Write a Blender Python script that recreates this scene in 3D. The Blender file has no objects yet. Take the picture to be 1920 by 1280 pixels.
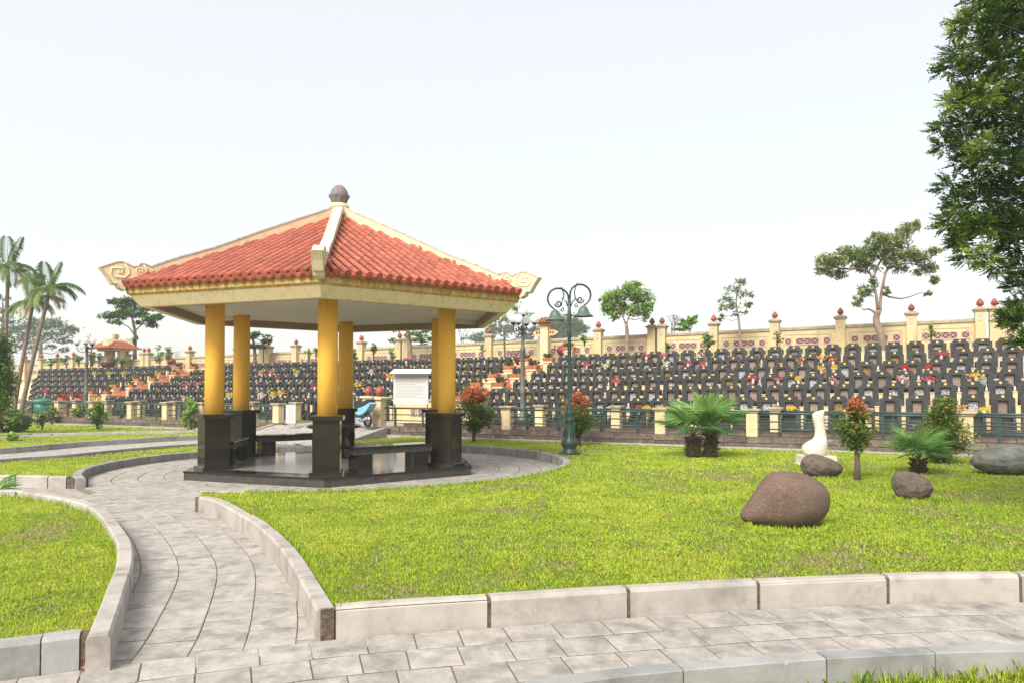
import bpy, bmesh, math, random
import numpy as np
from mathutils import Vector, Matrix
random.seed(7); rng = np.random.default_rng(11)
S = bpy.context.scene; COL = S.collection
PI = math.pi; R = math.radians

# ------------------------------------------------------------ camera, sky, sun, exposure
FPX, PCY, PITCH, EYE = 1400.0, 691.3, R(1.5), 1.6
cam = bpy.data.objects.new('camera', bpy.data.cameras.new('camera')); COL.objects.link(cam)
cam.location = (0, 0, EYE); cam.rotation_euler = (R(90) + PITCH, 0, 0)
cam.data.sensor_width = 36; cam.data.lens = FPX / 1920 * 36
cam.data.shift_y = (PCY - 640) / 1920
cam.data.clip_start = 0.1; cam.data.clip_end = 3000
S.camera = cam

SUN_EL, SUN_AZ = R(43), R(-158)      # high, from behind the camera and a little to the left
w = bpy.data.worlds.new('World'); S.world = w; w.use_nodes = True
nt = w.node_tree; nt.nodes.clear()
out = nt.nodes.new('ShaderNodeOutputWorld'); add = nt.nodes.new('ShaderNodeAddShader')
sky = nt.nodes.new('ShaderNodeTexSky'); sky.sky_type = 'NISHITA'; sky.sun_disc = False
sky.sun_elevation = SUN_EL; sky.sun_rotation = R(200); sky.dust_density = 3; sky.air_density = 1
b1 = nt.nodes.new('ShaderNodeBackground'); b1.inputs[1].default_value = 0.05
b2 = nt.nodes.new('ShaderNodeBackground'); b2.inputs[0].default_value = (1.0, 0.985, 0.945, 1); b2.inputs[1].default_value = 0.45
nt.links.new(sky.outputs[0], b1.inputs[0]); nt.links.new(b1.outputs[0], add.inputs[0])
nt.links.new(b2.outputs[0], add.inputs[1]); nt.links.new(add.outputs[0], out.inputs[0])
sl = bpy.data.lights.new('sun', 'SUN'); sl.energy = 3.3; sl.angle = R(30); sl.color = (1, 0.95, 0.87)
so = bpy.data.objects.new('sun', sl); COL.objects.link(so)
so.rotation_euler = (R(90) - SUN_EL, 0, R(-28))
S.view_settings.view_transform = 'Standard'; S.view_settings.look = 'None'
S.view_settings.gamma = 1; S.view_settings.use_curve_mapping = False
S.view_settings.exposure = 0.78
S.cycles.max_bounces = 6; S.cycles.transparent_max_bounces = 8

# ------------------------------------------------------------ helpers
UV = np.array([0.889, -0.457]); NV = np.array([0.457, 0.889])    # along the terraces, and back into the hill
TH = math.atan2(-0.457, 0.889)
def W(a, b, z=0.0):
    p = UV * a + NV * b; return Vector((p[0], p[1], z))
def xb(x, B):
    """distance along the terraces and depth where a sight line meets the line b = B"""
    xp = (x - 960) / FPX; Y = B / (NV[1] + NV[0] * xp)
    return float((np.array([xp * Y, Y]) @ UV)), Y
def ray(x, y):
    u = (x - 960) / FPX; v = -(y - PCY) / FPX
    return Vector((u, math.cos(PITCH) - v * math.sin(PITCH), math.sin(PITCH) + v * math.cos(PITCH)))
def at(x, y, Y):
    d = ray(x, y); t = Y / d.y; return Vector((d.x * t, Y, EYE + d.z * t))
def gp(x, y, z=0.0):
    d = ray(x, y); t = (z - EYE) / d.z; return Vector((d.x * t, d.y * t, z))

def tag(o, label=None, cat=None, group=None, kind=None):
    if label: o['label'] = label
    if cat: o['category'] = cat
    if group: o['group'] = group
    if kind: o['kind'] = kind
    return o
def empty(name, loc, rz=0.0, label=None, cat=None, group=None, kind=None):
    o = bpy.data.objects.new(name, None); COL.objects.link(o)
    o.location = loc; o.rotation_euler = (0, 0, rz); o.empty_display_size = 0.2
    return tag(o, label, cat, group, kind)
def link(name, me, parent=None, M=None):
    o = bpy.data.objects.new(name, me); COL.objects.link(o)
    if parent is not None: o.parent = parent
    if M is not None: o.matrix_local = M
    return o
def put(name, me, loc, rz=0, parent=None):
    return link(name, me, parent, Matrix.Translation(Vector(loc)) @ Matrix.Rotation(rz, 4, 'Z'))

class MB:
    def __init__(s): s.v = []; s.f = []; s.sm = []
    def add(s, vs, fs, smooth=False, M=None):
        k = len(s.v)
        s.v += [tuple((M @ Vector(p)) if M is not None else p) for p in vs]
        s.f += [tuple(i + k for i in f) for f in fs]; s.sm += [smooth] * len(fs); return s
    def box(s, c, d, M=None, ch=0.0):
        x, y, z = c; a, b, h = d[0] / 2, d[1] / 2, d[2] / 2
        if ch <= 0:
            vs = [(x - a, y - b, z - h), (x + a, y - b, z - h), (x + a, y + b, z - h), (x - a, y + b, z - h),
                  (x - a, y - b, z + h), (x + a, y - b, z + h), (x + a, y + b, z + h), (x - a, y + b, z + h)]
            fs = [(3, 2, 1, 0), (4, 5, 6, 7), (0, 1, 5, 4), (1, 2, 6, 5), (2, 3, 7, 6), (3, 0, 4, 7)]
        else:
            vs = [(x - a, y - b, z - h), (x + a, y - b, z - h), (x + a, y + b, z - h), (x - a, y + b, z - h),
                  (x - a, y - b, z + h - ch), (x + a, y - b, z + h - ch), (x + a, y + b, z + h - ch), (x - a, y + b, z + h - ch),
                  (x - a + ch, y - b + ch, z + h), (x + a - ch, y - b + ch, z + h), (x + a - ch, y + b - ch, z + h), (x - a + ch, y + b - ch, z + h)]
            fs = [(3, 2, 1, 0), (0, 1, 5, 4), (1, 2, 6, 5), (2, 3, 7, 6), (3, 0, 4, 7), (4, 5, 9, 8), (5, 6, 10, 9), (6, 7, 11, 10), (7, 4, 8, 11), (8, 9, 10, 11)]
        return s.add(vs, fs, False, M)
    def prism(s, poly, z0, z1, M=None, smooth=False):
        n = len(poly); vs = [(p[0], p[1], z0) for p in poly] + [(p[0], p[1], z1) for p in poly]
        s.add(vs, [tuple(range(n))[::-1], tuple(range(n, 2 * n))], False, M)
        k = len(s.v) - 2 * n
        for i in range(n):
            j = (i + 1) % n; s.f.append((k + i, k + j, k + n + j, k + n + i)); s.sm.append(smooth)
        return s
    def lathe(s, prof, n=16, M=None, smooth=True, c=(0, 0, 0), cap=True):
        vs = []; fs = []
        for (r, z) in prof:
            for i in range(n):
                t = 2 * PI * i / n; vs.append((c[0] + r * math.cos(t), c[1] + r * math.sin(t), c[2] + z))
        for k in range(len(prof) - 1):
            for i in range(n):
                j = (i + 1) % n; fs.append((k * n + i, k * n + j, (k + 1) * n + j, (k + 1) * n + i))
        s.add(vs, fs, smooth, M)
        if cap:
            k0 = len(s.v) - len(vs); m = len(prof) - 1
            s.f.append(tuple(k0 + i for i in range(n))[::-1]); s.sm.append(False)
            s.f.append(tuple(k0 + m * n + i for i in range(n))); s.sm.append(False)
        return s
    def tube(s, pts, rad, n=6, M=None, smooth=True):
        pts = [Vector(p) for p in pts]; m = len(pts)
        if not hasattr(rad, '__len__'): rad = [rad] * m
        vs = []; fs = []; up = Vector((0, 0, 1)); a = None
        for k in range(m):
            d = (pts[min(k + 1, m - 1)] - pts[max(k - 1, 0)])
            d = d.normalized() if d.length > 1e-9 else up
            if a is None: a = d.orthogonal().normalized()
            a = (a - d * a.dot(d)); a = a.normalized() if a.length > 1e-6 else d.orthogonal().normalized()
            b = d.cross(a)
            for i in range(n):
                t = 2 * PI * i / n; vs.append(tuple(pts[k] + (a * math.cos(t) + b * math.sin(t)) * rad[k]))
        for k in range(m - 1):
            for i in range(n):
                j = (i + 1) % n; fs.append((k * n + i, k * n + j, (k + 1) * n + j, (k + 1) * n + i))
        s.add(vs, fs, smooth, M)
        k0 = len(s.v) - len(vs)
        s.f.append(tuple(k0 + i for i in range(n))[::-1]); s.sm.append(False)
        s.f.append(tuple(k0 + (m - 1) * n + i for i in range(n))); s.sm.append(False)
        return s
    def mesh(s, name, mat):
        me = bpy.data.meshes.new(name); me.from_pydata(s.v, [], s.f)
        me.polygons.foreach_set('use_smooth', s.sm)
        for m in (mat if isinstance(mat, (list, tuple)) else [mat]): me.materials.append(m)
        me.update(); return me
    def build(s, name, mat, parent=None, M=None):
        return link(name, s.mesh(name, mat), parent, M)

def recalc(me):
    bm = bmesh.new(); bm.from_mesh(me); bmesh.ops.recalc_face_normals(bm, faces=bm.faces); bm.to_mesh(me); bm.free(); return me
def spline(pts, n=8):
    P = [Vector((*p, 0)) if len(p) == 2 else Vector(p) for p in pts]
    P = [P[0] * 2 - P[1]] + P + [P[-1] * 2 - P[-2]]; o = []
    for i in range(1, len(P) - 2):
        for k in range(n):
            t = k / n; a, b, c, d = P[i - 1:i + 3]
            o.append(0.5 * ((2 * b) + (c - a) * t + (2 * a - 5 * b + 4 * c - d) * t * t + (3 * b - a - 3 * c + d) * t ** 3))
    o.append(P[-2]); return o
class Path2:
    """arc-length parametrised curve on the ground; t > 0 is to the left of travel"""
    def __init__(s, pts, n=10):
        s.p = [Vector((q.x, q.y)) for q in spline(pts, n)]; s.L = [0]
        for i in range(len(s.p) - 1): s.L.append(s.L[-1] + (s.p[i + 1] - s.p[i]).length)
        s.len = s.L[-1]
    def __call__(s, d, t=0.0):
        i = 0
        if d <= 0: i = 0
        else:
            i = int(np.searchsorted(s.L, d)) - 1; i = max(0, min(i, len(s.p) - 2))
        seg = s.p[i + 1] - s.p[i]; k = (d - s.L[i]) / max(1e-9, seg.length)
        i0 = max(0, i - 1); i1 = min(len(s.p) - 1, i + 2)
        ta = (s.p[i + 1] - s.p[i0]).normalized(); tb = (s.p[i1] - s.p[i]).normalized()
        tg = ta.lerp(tb, min(1, max(0, k))).normalized()
        q = s.p[i] + seg * k; return q + Vector((-tg.y, tg.x)) * t

# ------------------------------------------------------------ materials
def mat(name, c1, c2=None, rough=0.8, scale=6.0, detail=5, bump=0.0, bscale=None, spec=0.4, rnd=0.0, c3=None, s3=1.2,
        a3=(0.55, 0.7), metal=0.0, coord='Object', lo=0.35, hi=0.65, speck=None, stretch=None, trans=0.0, coat=0.0):
    m = bpy.data.materials.new(name); m.use_nodes = True; t = m.node_tree; N = t.nodes; Lk = t.links
    b = N['Principled BSDF']; b.inputs['Roughness'].default_value = rough; b.inputs['Specular IOR Level'].default_value = spec
    b.inputs['Metallic'].default_value = metal
    if coat: b.inputs['Coat Weight'].default_value = coat; b.inputs['Coat Roughness'].default_value = 0.08
    tc = N.new('ShaderNodeTexCoord'); src = tc.outputs[coord]
    if coord == 'World':
        pass
    if stretch:
        mp = N.new('ShaderNodeMapping'); mp.inputs['Scale'].default_value = stretch; Lk.new(src, mp.inputs[0]); src = mp.outputs[0]
    oi = N.new('ShaderNodeObjectInfo')
    off = N.new('ShaderNodeVectorMath'); off.operation = 'ADD'
    mul = N.new('ShaderNodeMath'); mul.operation = 'MULTIPLY'; mul.inputs[1].default_value = 37.0
    Lk.new(oi.outputs['Random'], mul.inputs[0]); Lk.new(src, off.inputs[0]); Lk.new(mul.outputs[0], off.inputs[1]); src = off.outputs[0]
    def noise(sc, det=detail):
        n = N.new('ShaderNodeTexNoise'); n.inputs['Scale'].default_value = sc; n.inputs['Detail'].default_value = det; n.inputs['Roughness'].default_value = 0.6
        Lk.new(src, n.inputs['Vector']); return n.outputs['Fac']
    def mr(v, a, c, o0=0.0, o1=1.0):
        k = N.new('ShaderNodeMapRange'); k.inputs[1].default_value = a; k.inputs[2].default_value = c; k.inputs[3].default_value = o0; k.inputs[4].default_value = o1
        Lk.new(v, k.inputs[0]); return k.outputs[0]
    def mix(f, A, B):
        k = N.new('ShaderNodeMix'); k.data_type = 'RGBA'
        if hasattr(f, 'links'): Lk.new(f, k.inputs[0])
        else: k.inputs[0].default_value = f
        for q, sk in ((A, 6), (B, 7)):
            if hasattr(q, 'links'): Lk.new(q, k.inputs[sk])
            else: k.inputs[sk].default_value = (*q, 1)
        return k.outputs[2]
    col = mix(mr(noise(scale), lo, hi), c1, c2 if c2 else c1)
    if c3: col = mix(mr(noise(s3, 6), a3[0], a3[1]), col, c3)
    if speck: col = mix(mr(noise(speck[0], 2), speck[2], speck[2] + 0.05), col, speck[1])
    if rnd:
        hsv = N.new('ShaderNodeHueSaturation'); Lk.new(col, hsv.inputs['Color'])
        Lk.new(mr(oi.outputs['Random'], 0, 1, 1 - rnd, 1 + rnd), hsv.inputs['Value']); col = hsv.outputs[0]
    Lk.new(col, b.inputs['Base Color'])
    if bump:
        bp = N.new('ShaderNodeBump'); bp.inputs['Strength'].default_value = 1.0; bp.inputs['Distance'].default_value = bump
        Lk.new(noise(bscale or scale * 3, 6), bp.inputs['Height']); Lk.new(bp.outputs[0], b.inputs['Normal'])
    if trans:
        tr = N.new('ShaderNodeBsdfTranslucent'); Lk.new(col, tr.inputs['Color']); ms = N.new('ShaderNodeMixShader'); ms.inputs[0].default_value = trans
        o = [n for n in N if n.type == 'OUTPUT_MATERIAL'][0]
        Lk.new(b.outputs[0], ms.inputs[1]); Lk.new(tr.outputs[0], ms.inputs[2]); Lk.new(ms.outputs[0], o.inputs[0])
    m['_col'] = 1
    return m
def leafmat(name, cols, rough=0.5, trans=0.35, spec=0.25):
    """per-leaf colour from the 'tone' attribute through a ramp"""
    m = bpy.data.materials.new(name); m.use_nodes = True; N = m.node_tree.nodes; Lk = m.node_tree.links
    b = N['Principled BSDF']; b.inputs['Roughness'].default_value = rough; b.inputs['Specular IOR Level'].default_value = spec
    at_ = N.new('ShaderNodeAttribute'); at_.attribute_name = 'tone'
    rp = N.new('ShaderNodeValToRGB'); rp.color_ramp.interpolation = 'LINEAR'
    e = rp.color_ramp.elements
    while len(e) < len(cols): e.new(0.5)
    for i, c in enumerate(cols): e[i].position = i / (len(cols) - 1); e[i].color = (*c, 1)
    Lk.new(at_.outputs['Fac'], rp.inputs[0]); Lk.new(rp.outputs[0], b.inputs['Base Color'])
    tr = N.new('ShaderNodeBsdfTranslucent'); Lk.new(rp.outputs[0], tr.inputs['Color']); ms = N.new('ShaderNodeMixShader'); ms.inputs[0].default_value = trans
    o = [n for n in N if n.type == 'OUTPUT_MATERIAL'][0]
    Lk.new(b.outputs[0], ms.inputs[1]); Lk.new(tr.outputs[0], ms.inputs[2]); Lk.new(ms.outputs[0], o.inputs[0])
    return m

M_ = {}
M_['slab'] = mat('paving stone', (0.40, 0.365, 0.325), (0.28, 0.26, 0.235), 0.85, 7, bump=0.005, bscale=26, rnd=0.08, c3=(0.16, 0.15, 0.14), s3=4, a3=(0.48, 0.74), speck=(60, (0.22, 0.2, 0.18), 0.62), stretch=(1.2, 1.1, 1))
M_['bed'] = mat('joint sand', (0.24, 0.19, 0.135), (0.16, 0.13, 0.095), 0.95, 12, bump=0.004)
M_['kerb'] = mat('kerb stone', (0.40, 0.365, 0.325), (0.31, 0.285, 0.255), 0.8, 4, bump=0.003, bscale=30, rnd=0.07, c3=(0.20, 0.175, 0.15), s3=3.5, a3=(0.52, 0.76), speck=(40, (0.46, 0.43, 0.40), 0.70))
M_['kerbgrey'] = mat('grey kerb stone', (0.31, 0.305, 0.295), (0.22, 0.22, 0.21), 0.8, 3, bump=0.003, bscale=30, rnd=0.14, c3=(0.17, 0.17, 0.155), s3=3, a3=(0.52, 0.72), speck=(30, (0.36, 0.355, 0.34), 0.70))
M_['mortar'] = mat('brown mortar', (0.17, 0.12, 0.08), (0.07, 0.055, 0.04), 0.95, 25, bump=0.02, bscale=40)
M_['soil'] = mat('lawn soil', (0.17, 0.17, 0.045), (0.26, 0.19, 0.09), 0.95, 3.0, bump=0.01, bscale=60, c3=(0.07, 0.10, 0.02), s3=25, a3=(0.5, 0.6))
M_['ground'] = mat('far ground', (0.12, 0.16, 0.05), (0.17, 0.15, 0.08), 0.95, 0.3)
M_['granite'] = mat('black granite', (0.013, 0.0115, 0.009), (0.023, 0.020, 0.015), 0.10, 90, bump=0, spec=0.36, rnd=0.12, speck=(160, (0.06, 0.055, 0.05), 0.60))
M_['granite_rough'] = mat('weathered granite', (0.030, 0.029, 0.026), (0.060, 0.054, 0.046), 0.35, 8, bump=0.0, spec=0.45, rnd=0.12, speck=(120, (0.11, 0.105, 0.10), 0.60))
M_['floor'] = mat('polished grey floor', (0.30, 0.285, 0.26), (0.22, 0.21, 0.195), 0.22, 3, stretch=(1, 6, 1), spec=0.5, coat=0.4)
M_['yellow'] = mat('yellow paint', (0.93, 0.52, 0.075), (0.88, 0.48, 0.065), 0.6, 2.5, bump=0.001, bscale=60, spec=0.3, c3=(0.70, 0.39, 0.07), s3=3, a3=(0.58, 0.85), stretch=(3, 3, 0.45))
M_['cream'] = mat('cream render', (0.80, 0.68, 0.42), (0.76, 0.63, 0.37), 0.8, 2, bump=0.001, bscale=40, c3=(0.55, 0.44, 0.27), s3=4, a3=(0.55, 0.74), stretch=(3, 3, 0.4))
M_['eaveband'] = mat('stained ochre band', (0.60, 0.42, 0.13), (0.36, 0.20, 0.05), 0.85, 7, bump=0.001, c3=(0.60, 0.52, 0.40), s3=6, a3=(0.56, 0.66), stretch=(2.2, 2.2, 0.5))
M_['soffit'] = mat('white soffit', (0.74, 0.70, 0.62), (0.69, 0.65, 0.57), 0.85, 1.5)
M_['shadeband'] = mat('shade brown inner face', (0.33, 0.25, 0.165), (0.29, 0.22, 0.15), 0.8, 2)  # shadow on the eave's inner face, put into the colour as dark brown
M_['tile'] = mat('terracotta tile', (0.42, 0.115, 0.066), (0.32, 0.080, 0.048), 0.5, 6, bump=0.001, spec=0.4, rnd=0.16, c3=(0.20, 0.08, 0.055), s3=2.5, a3=(0.52, 0.80))
M_['tiledeck'] = mat('dark pan tile', (0.07, 0.03, 0.022), (0.05, 0.03, 0.026), 0.8, 8)
M_['ridge'] = mat('ridge render', (0.72, 0.60, 0.39), (0.66, 0.54, 0.34), 0.85, 3, bump=0.001, c3=(0.46, 0.39, 0.29), s3=4, a3=(0.56, 0.8))
M_['ridgetop'] = mat('weathered ridge cap', (0.60, 0.55, 0.46), (0.42, 0.38, 0.33), 0.9, 10, bump=0.002, c3=(0.23, 0.20, 0.18), s3=14, a3=(0.56, 0.66))
M_['ridgeline'] = mat('ridge edging', (0.52, 0.42, 0.34), (0.46, 0.36, 0.29), 0.85, 4)
M_['finial'] = mat('grey finial stone', (0.22, 0.19, 0.18), (0.15, 0.13, 0.125), 0.75, 14, bump=0.002, speck=(60, (0.32, 0.29, 0.28), 0.62))
M_['tomb'] = mat('charcoal tomb stone', (0.030, 0.032, 0.033), (0.044, 0.046, 0.047), 0.36, 4, spec=0.45, rnd=0.14, c3=(0.10, 0.10, 0.10), s3=3, a3=(0.6, 0.85))
M_['niche'] = mat('dark niche', (0.03, 0.031, 0.032), None, 0.6)
M_['pink'] = mat('pinkish plaque', (0.33, 0.23, 0.18), (0.20, 0.145, 0.12), 0.7, 18, rnd=0.2, c3=(0.18, 0.14, 0.12), s3=30, a3=(0.5, 0.6))
M_['etched'] = mat('etched plaque', (0.62, 0.62, 0.62), (0.05, 0.05, 0.052), 0.4, 48, detail=2, lo=0.46, hi=0.54)
M_['goldplaque'] = mat('gilt plaque', (0.36, 0.22, 0.05), (0.08, 0.06, 0.03), 0.4, 44, detail=1, lo=0.46, hi=0.54)
M_['gold'] = mat('gilt medallion', (0.70, 0.50, 0.20), (0.52, 0.34, 0.10), 0.45, 40)
M_['post'] = mat('cream post', (0.66, 0.52, 0.31), (0.56, 0.43, 0.25), 0.8, 6, rnd=0.12)
M_['wall'] = mat('yellowed wall', (0.60, 0.485, 0.27), (0.53, 0.42, 0.22), 0.85, 2, c3=(0.38, 0.31, 0.19), s3=1.4, a3=(0.50, 0.72), stretch=(1.5, 1.5, 0.8), speck=(20, (0.52, 0.46, 0.32), 0.66))
M_['coping'] = mat('weathered coping', (0.42, 0.36, 0.24), (0.27, 0.23, 0.165), 0.9, 5, c3=(0.25, 0.22, 0.17), s3=8, a3=(0.58, 0.7))
M_['redpaint'] = mat('red lattice back', (0.17, 0.028, 0.026), (0.12, 0.02, 0.022), 0.6, 8)
M_['pinkwhite'] = mat('pale lattice', (0.52, 0.43, 0.39), (0.44, 0.35, 0.32), 0.7, 10)
M_['finred'] = mat('red finial', (0.34, 0.068, 0.042), (0.24, 0.046, 0.030), 0.45, 8, rnd=0.15)
M_['stonewall'] = mat('brown stone block', (0.17, 0.13, 0.105), (0.10, 0.08, 0.065), 0.95, 6, bump=0.012, bscale=20, rnd=0.22, c3=(0.26, 0.22, 0.185), s3=5, a3=(0.56, 0.7))
M_['green'] = mat('dark green iron', (0.028, 0.062, 0.050), (0.020, 0.046, 0.038), 0.42, 10, spec=0.5)
M_['greenlt'] = mat('faded green iron', (0.085, 0.125, 0.110), (0.06, 0.10, 0.085), 0.45, 8, spec=0.5)
M_['blackiron'] = mat('black iron', (0.030, 0.040, 0.042), (0.02, 0.028, 0.03), 0.4, 10)
M_['greypole'] = mat('grey green pole', (0.13, 0.14, 0.125), (0.10, 0.11, 0.10), 0.5, 6)
M_['white'] = mat('white panel', (0.58, 0.57, 0.56), (0.55, 0.54, 0.53), 0.6, 3)
M_['globe'] = mat('white globe', (0.86, 0.85, 0.84), (0.80, 0.78, 0.77), 0.15, 2, spec=0.5)
M_['glassbowl'] = mat('milky bowl', (0.66, 0.66, 0.56), (0.58, 0.58, 0.50), 0.3, 4)
M_['text'] = mat('grey print', (0.16, 0.16, 0.18), None, 0.7)
M_['redstep'] = mat('red brick step', (0.46, 0.14, 0.085), (0.36, 0.10, 0.06), 0.8, 8)
M_['terra'] = mat('terracotta planter', (0.42, 0.15, 0.06), (0.30, 0.10, 0.045), 0.7, 8, rnd=0.15)
M_['darkred'] = mat('dark red glaze', (0.22, 0.035, 0.03), (0.15, 0.025, 0.025), 0.5, 6)
M_['urn'] = mat('brown urn', (0.13, 0.055, 0.045), (0.09, 0.038, 0.035), 0.4, 6)
M_['bark'] = mat('brown bark', (0.17, 0.12, 0.085), (0.10, 0.075, 0.055), 0.95, 12, bump=0.01, stretch=(3, 3, 1))
M_['barklt'] = mat('pinkish bark', (0.30, 0.21, 0.15), (0.20, 0.145, 0.11), 0.95, 8, bump=0.008, stretch=(2, 2, 0.6))
M_['barkdk'] = mat('dark twig', (0.06, 0.045, 0.035), (0.035, 0.03, 0.025), 0.95, 12)
M_['palmbark'] = mat('palm trunk', (0.24, 0.18, 0.14), (0.15, 0.11, 0.085), 0.95, 3, bump=0.01, stretch=(1, 1, 9))
M_['rock'] = mat('reddish brown boulder', (0.155, 0.098, 0.070), (0.095, 0.064, 0.050), 0.9, 3, bump=0.012, bscale=55, speck=(110, (0.30, 0.20, 0.14), 0.58), c3=(0.10, 0.075, 0.065), s3=2.4, a3=(0.5, 0.68))
M_['rock2'] = mat('brown boulder', (0.17, 0.13, 0.10), (0.09, 0.072, 0.06), 0.92, 6, bump=0.05, bscale=14, c3=(0.09, 0.075, 0.065), s3=9, a3=(0.55, 0.66))
M_['rock3'] = mat('grey green boulder', (0.20, 0.20, 0.17), (0.11, 0.115, 0.10), 0.92, 5, bump=0.04, bscale=16, c3=(0.11, 0.11, 0.10), s3=7, a3=(0.55, 0.7))
M_['marble'] = mat('white stone', (0.62, 0.57, 0.48), (0.56, 0.51, 0.43), 0.6, 5, bump=0.002, c3=(0.44, 0.40, 0.33), s3=4, a3=(0.55, 0.8))
M_['scblue'] = mat('light blue plastic', (0.20, 0.46, 0.58), (0.18, 0.43, 0.55), 0.25, 3, spec=0.5, coat=0.5)
M_['rubber'] = mat('black rubber', (0.02, 0.02, 0.02), (0.03, 0.03, 0.03), 0.6, 10)
M_['chrome'] = mat('dull metal', (0.45, 0.44, 0.43), None, 0.3, 5, metal=0.8)
M_['brownleaf'] = mat('dry leaf', (0.42, 0.15, 0.06), (0.28, 0.10, 0.05), 0.7, 30)
M_['binteal'] = mat('green plastic', (0.02, 0.20, 0.13), (0.02, 0.17, 0.11), 0.4, 4)
M_['blueplastic'] = mat('blue plastic', (0.10, 0.19, 0.55), None, 0.4)
G_grass = [(0.05, 0.11, 0.012), (0.17, 0.32, 0.020), (0.34, 0.51, 0.034), (0.55, 0.65, 0.07), (0.58, 0.44, 0.22)]
M_['grass'] = leafmat('grass blades', G_grass, 0.6, 0.42, 0.2)
M_['leaf_dk'] = leafmat('dark leaves', [(0.025, 0.06, 0.02), (0.06, 0.128, 0.031), (0.119, 0.221, 0.051), (0.204, 0.34, 0.068)])
M_['leaf_md'] = leafmat('mid leaves', [(0.053, 0.098, 0.027), (0.112, 0.195, 0.045), (0.21, 0.33, 0.075), (0.36, 0.48, 0.12)])
M_['leaf_lt'] = leafmat('light leaves', [(0.078, 0.143, 0.026), (0.169, 0.312, 0.052), (0.312, 0.494, 0.091), (0.468, 0.624, 0.156)])
M_['leaf_shr'] = leafmat('shrub leaves', [(0.039, 0.091, 0.016), (0.104, 0.208, 0.026), (0.234, 0.39, 0.046), (0.39, 0.546, 0.091)])
M_['leaf_red'] = leafmat('red shrub leaves', [(0.045, 0.10, 0.018), (0.15, 0.26, 0.035), (0.55, 0.24, 0.08), (0.72, 0.17, 0.10)])
M_['leaf_olive'] = leafmat('olive leaves', [(0.075, 0.105, 0.045), (0.165, 0.21, 0.075), (0.3, 0.36, 0.12), (0.48, 0.54, 0.195)])
M_['leaf_grey'] = leafmat('grey green leaves', [(0.10, 0.14, 0.10), (0.15, 0.20, 0.14), (0.22, 0.27, 0.19), (0.29, 0.33, 0.24)])
M_['leaf_cyp'] = leafmat('cypress sprays', [(0.012, 0.035, 0.010), (0.045, 0.10, 0.015), (0.13, 0.22, 0.03), (0.32, 0.42, 0.08), (0.26, 0.17, 0.07)], 0.5, 0.3)
M_['palmleaf'] = leafmat('palm leaflets', [(0.04, 0.08, 0.025), (0.10, 0.17, 0.04), (0.22, 0.32, 0.09), (0.38, 0.22, 0.08)])
M_['fanleaf'] = leafmat('fan palm leaf', [(0.04, 0.12, 0.025), (0.10, 0.24, 0.05), (0.20, 0.38, 0.08), (0.36, 0.54, 0.17)], 0.35, 0.4, 0.5)
M_['flower'] = leafmat('flower petals', [(0.42, 0.02, 0.03), (0.58, 0.12, 0.20), (0.66, 0.46, 0.02), (0.60, 0.57, 0.50)], 0.6, 0.3)
M_['leaf_hz'] = leafmat('far leaves', [(0.05, 0.085, 0.03), (0.09, 0.14, 0.05), (0.14, 0.20, 0.07)])
M_['leaf_far'] = leafmat('farthest leaves', [(0.05, 0.085, 0.03), (0.09, 0.14, 0.05), (0.14, 0.20, 0.07)])
M_['leaf_shr2'] = leafmat('conifer scales', [(0.02, 0.05, 0.01), (0.05, 0.11, 0.015), (0.12, 0.22, 0.025), (0.20, 0.32, 0.04)])
M_['farbark'] = mat('far twigs', (0.12, 0.10, 0.08), (0.09, 0.08, 0.07), 0.9, 5)
M_['fanleafsolid'] = mat('green stalk', (0.14, 0.22, 0.06), (0.10, 0.16, 0.05), 0.5, 5)
M_['fibre'] = mat('shaggy palm fibre', (0.11, 0.07, 0.045), (0.055, 0.038, 0.026), 0.95, 14, bump=0.01)
M_['farpylon'] = mat('pylon steel', (0.25, 0.26, 0.27), None, 0.8)

M_['joint'] = mat('dirty joint', (0.19, 0.155, 0.115), (0.13, 0.105, 0.08), 0.95, 12)
_g = M_['globe'].node_tree; _g.nodes['Principled BSDF'].inputs['Alpha'].default_value = 0.62
# ============================================================ GROUND, PATHS, KERBS, LAWNS
sky.sun_rotation = R(208)
me = MB().add([(-700, -60, -0.06), (700, -60, -0.06), (700, 1200, -0.06), (-700, 1200, -0.06)], [(0, 1, 2, 3)]).mesh('ground', M_['ground'])
tag(link('ground', me), 'flat dull green ground stretching to the horizon beyond the cemetery', kind='structure')

LAWN = 0.15
PC = Vector((-3.45, 15.0)); PR = 4.47           # round plaza under the gazebo
front_pts = [(-5.6, 2.75), (-4.2, 3.45), (-2.62, 4.23), (-1.221, 4.791), (-0.196, 5.045), (0.783, 5.266), (1.802, 5.469), (2.846, 5.617), (3.9, 5.66), (5.2, 5.62), (7.0, 5.4)]
FR = Path2(front_pts)
bot_pts = [(-0.9, 3.05), (0.15, 3.66), (1.17, 3.935), (1.99, 4.075), (2.85, 4.14), (3.9, 4.13), (5.2, 4.0)]
BT = Path2(bot_pts)
def toppx(pts, z): return [tuple(gp(x, y, z).xy) for x, y in pts]
LK_out = toppx([(207, 1190), (234, 1108), (250, 1050), (248, 1014), (234, 991), (207, 960), (176, 942), (129, 930), (62, 919), (0, 915)], 0.2)
LK = Path2(LK_out + [(-10.5, 11.0), (-13, 9.0)])
MK_out = toppx([(593, 1140), (556, 1074), (526, 1026), (488, 988), (446, 961), (405, 938), (372, 930)], 0.2)
MK = Path2(MK_out)

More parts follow.
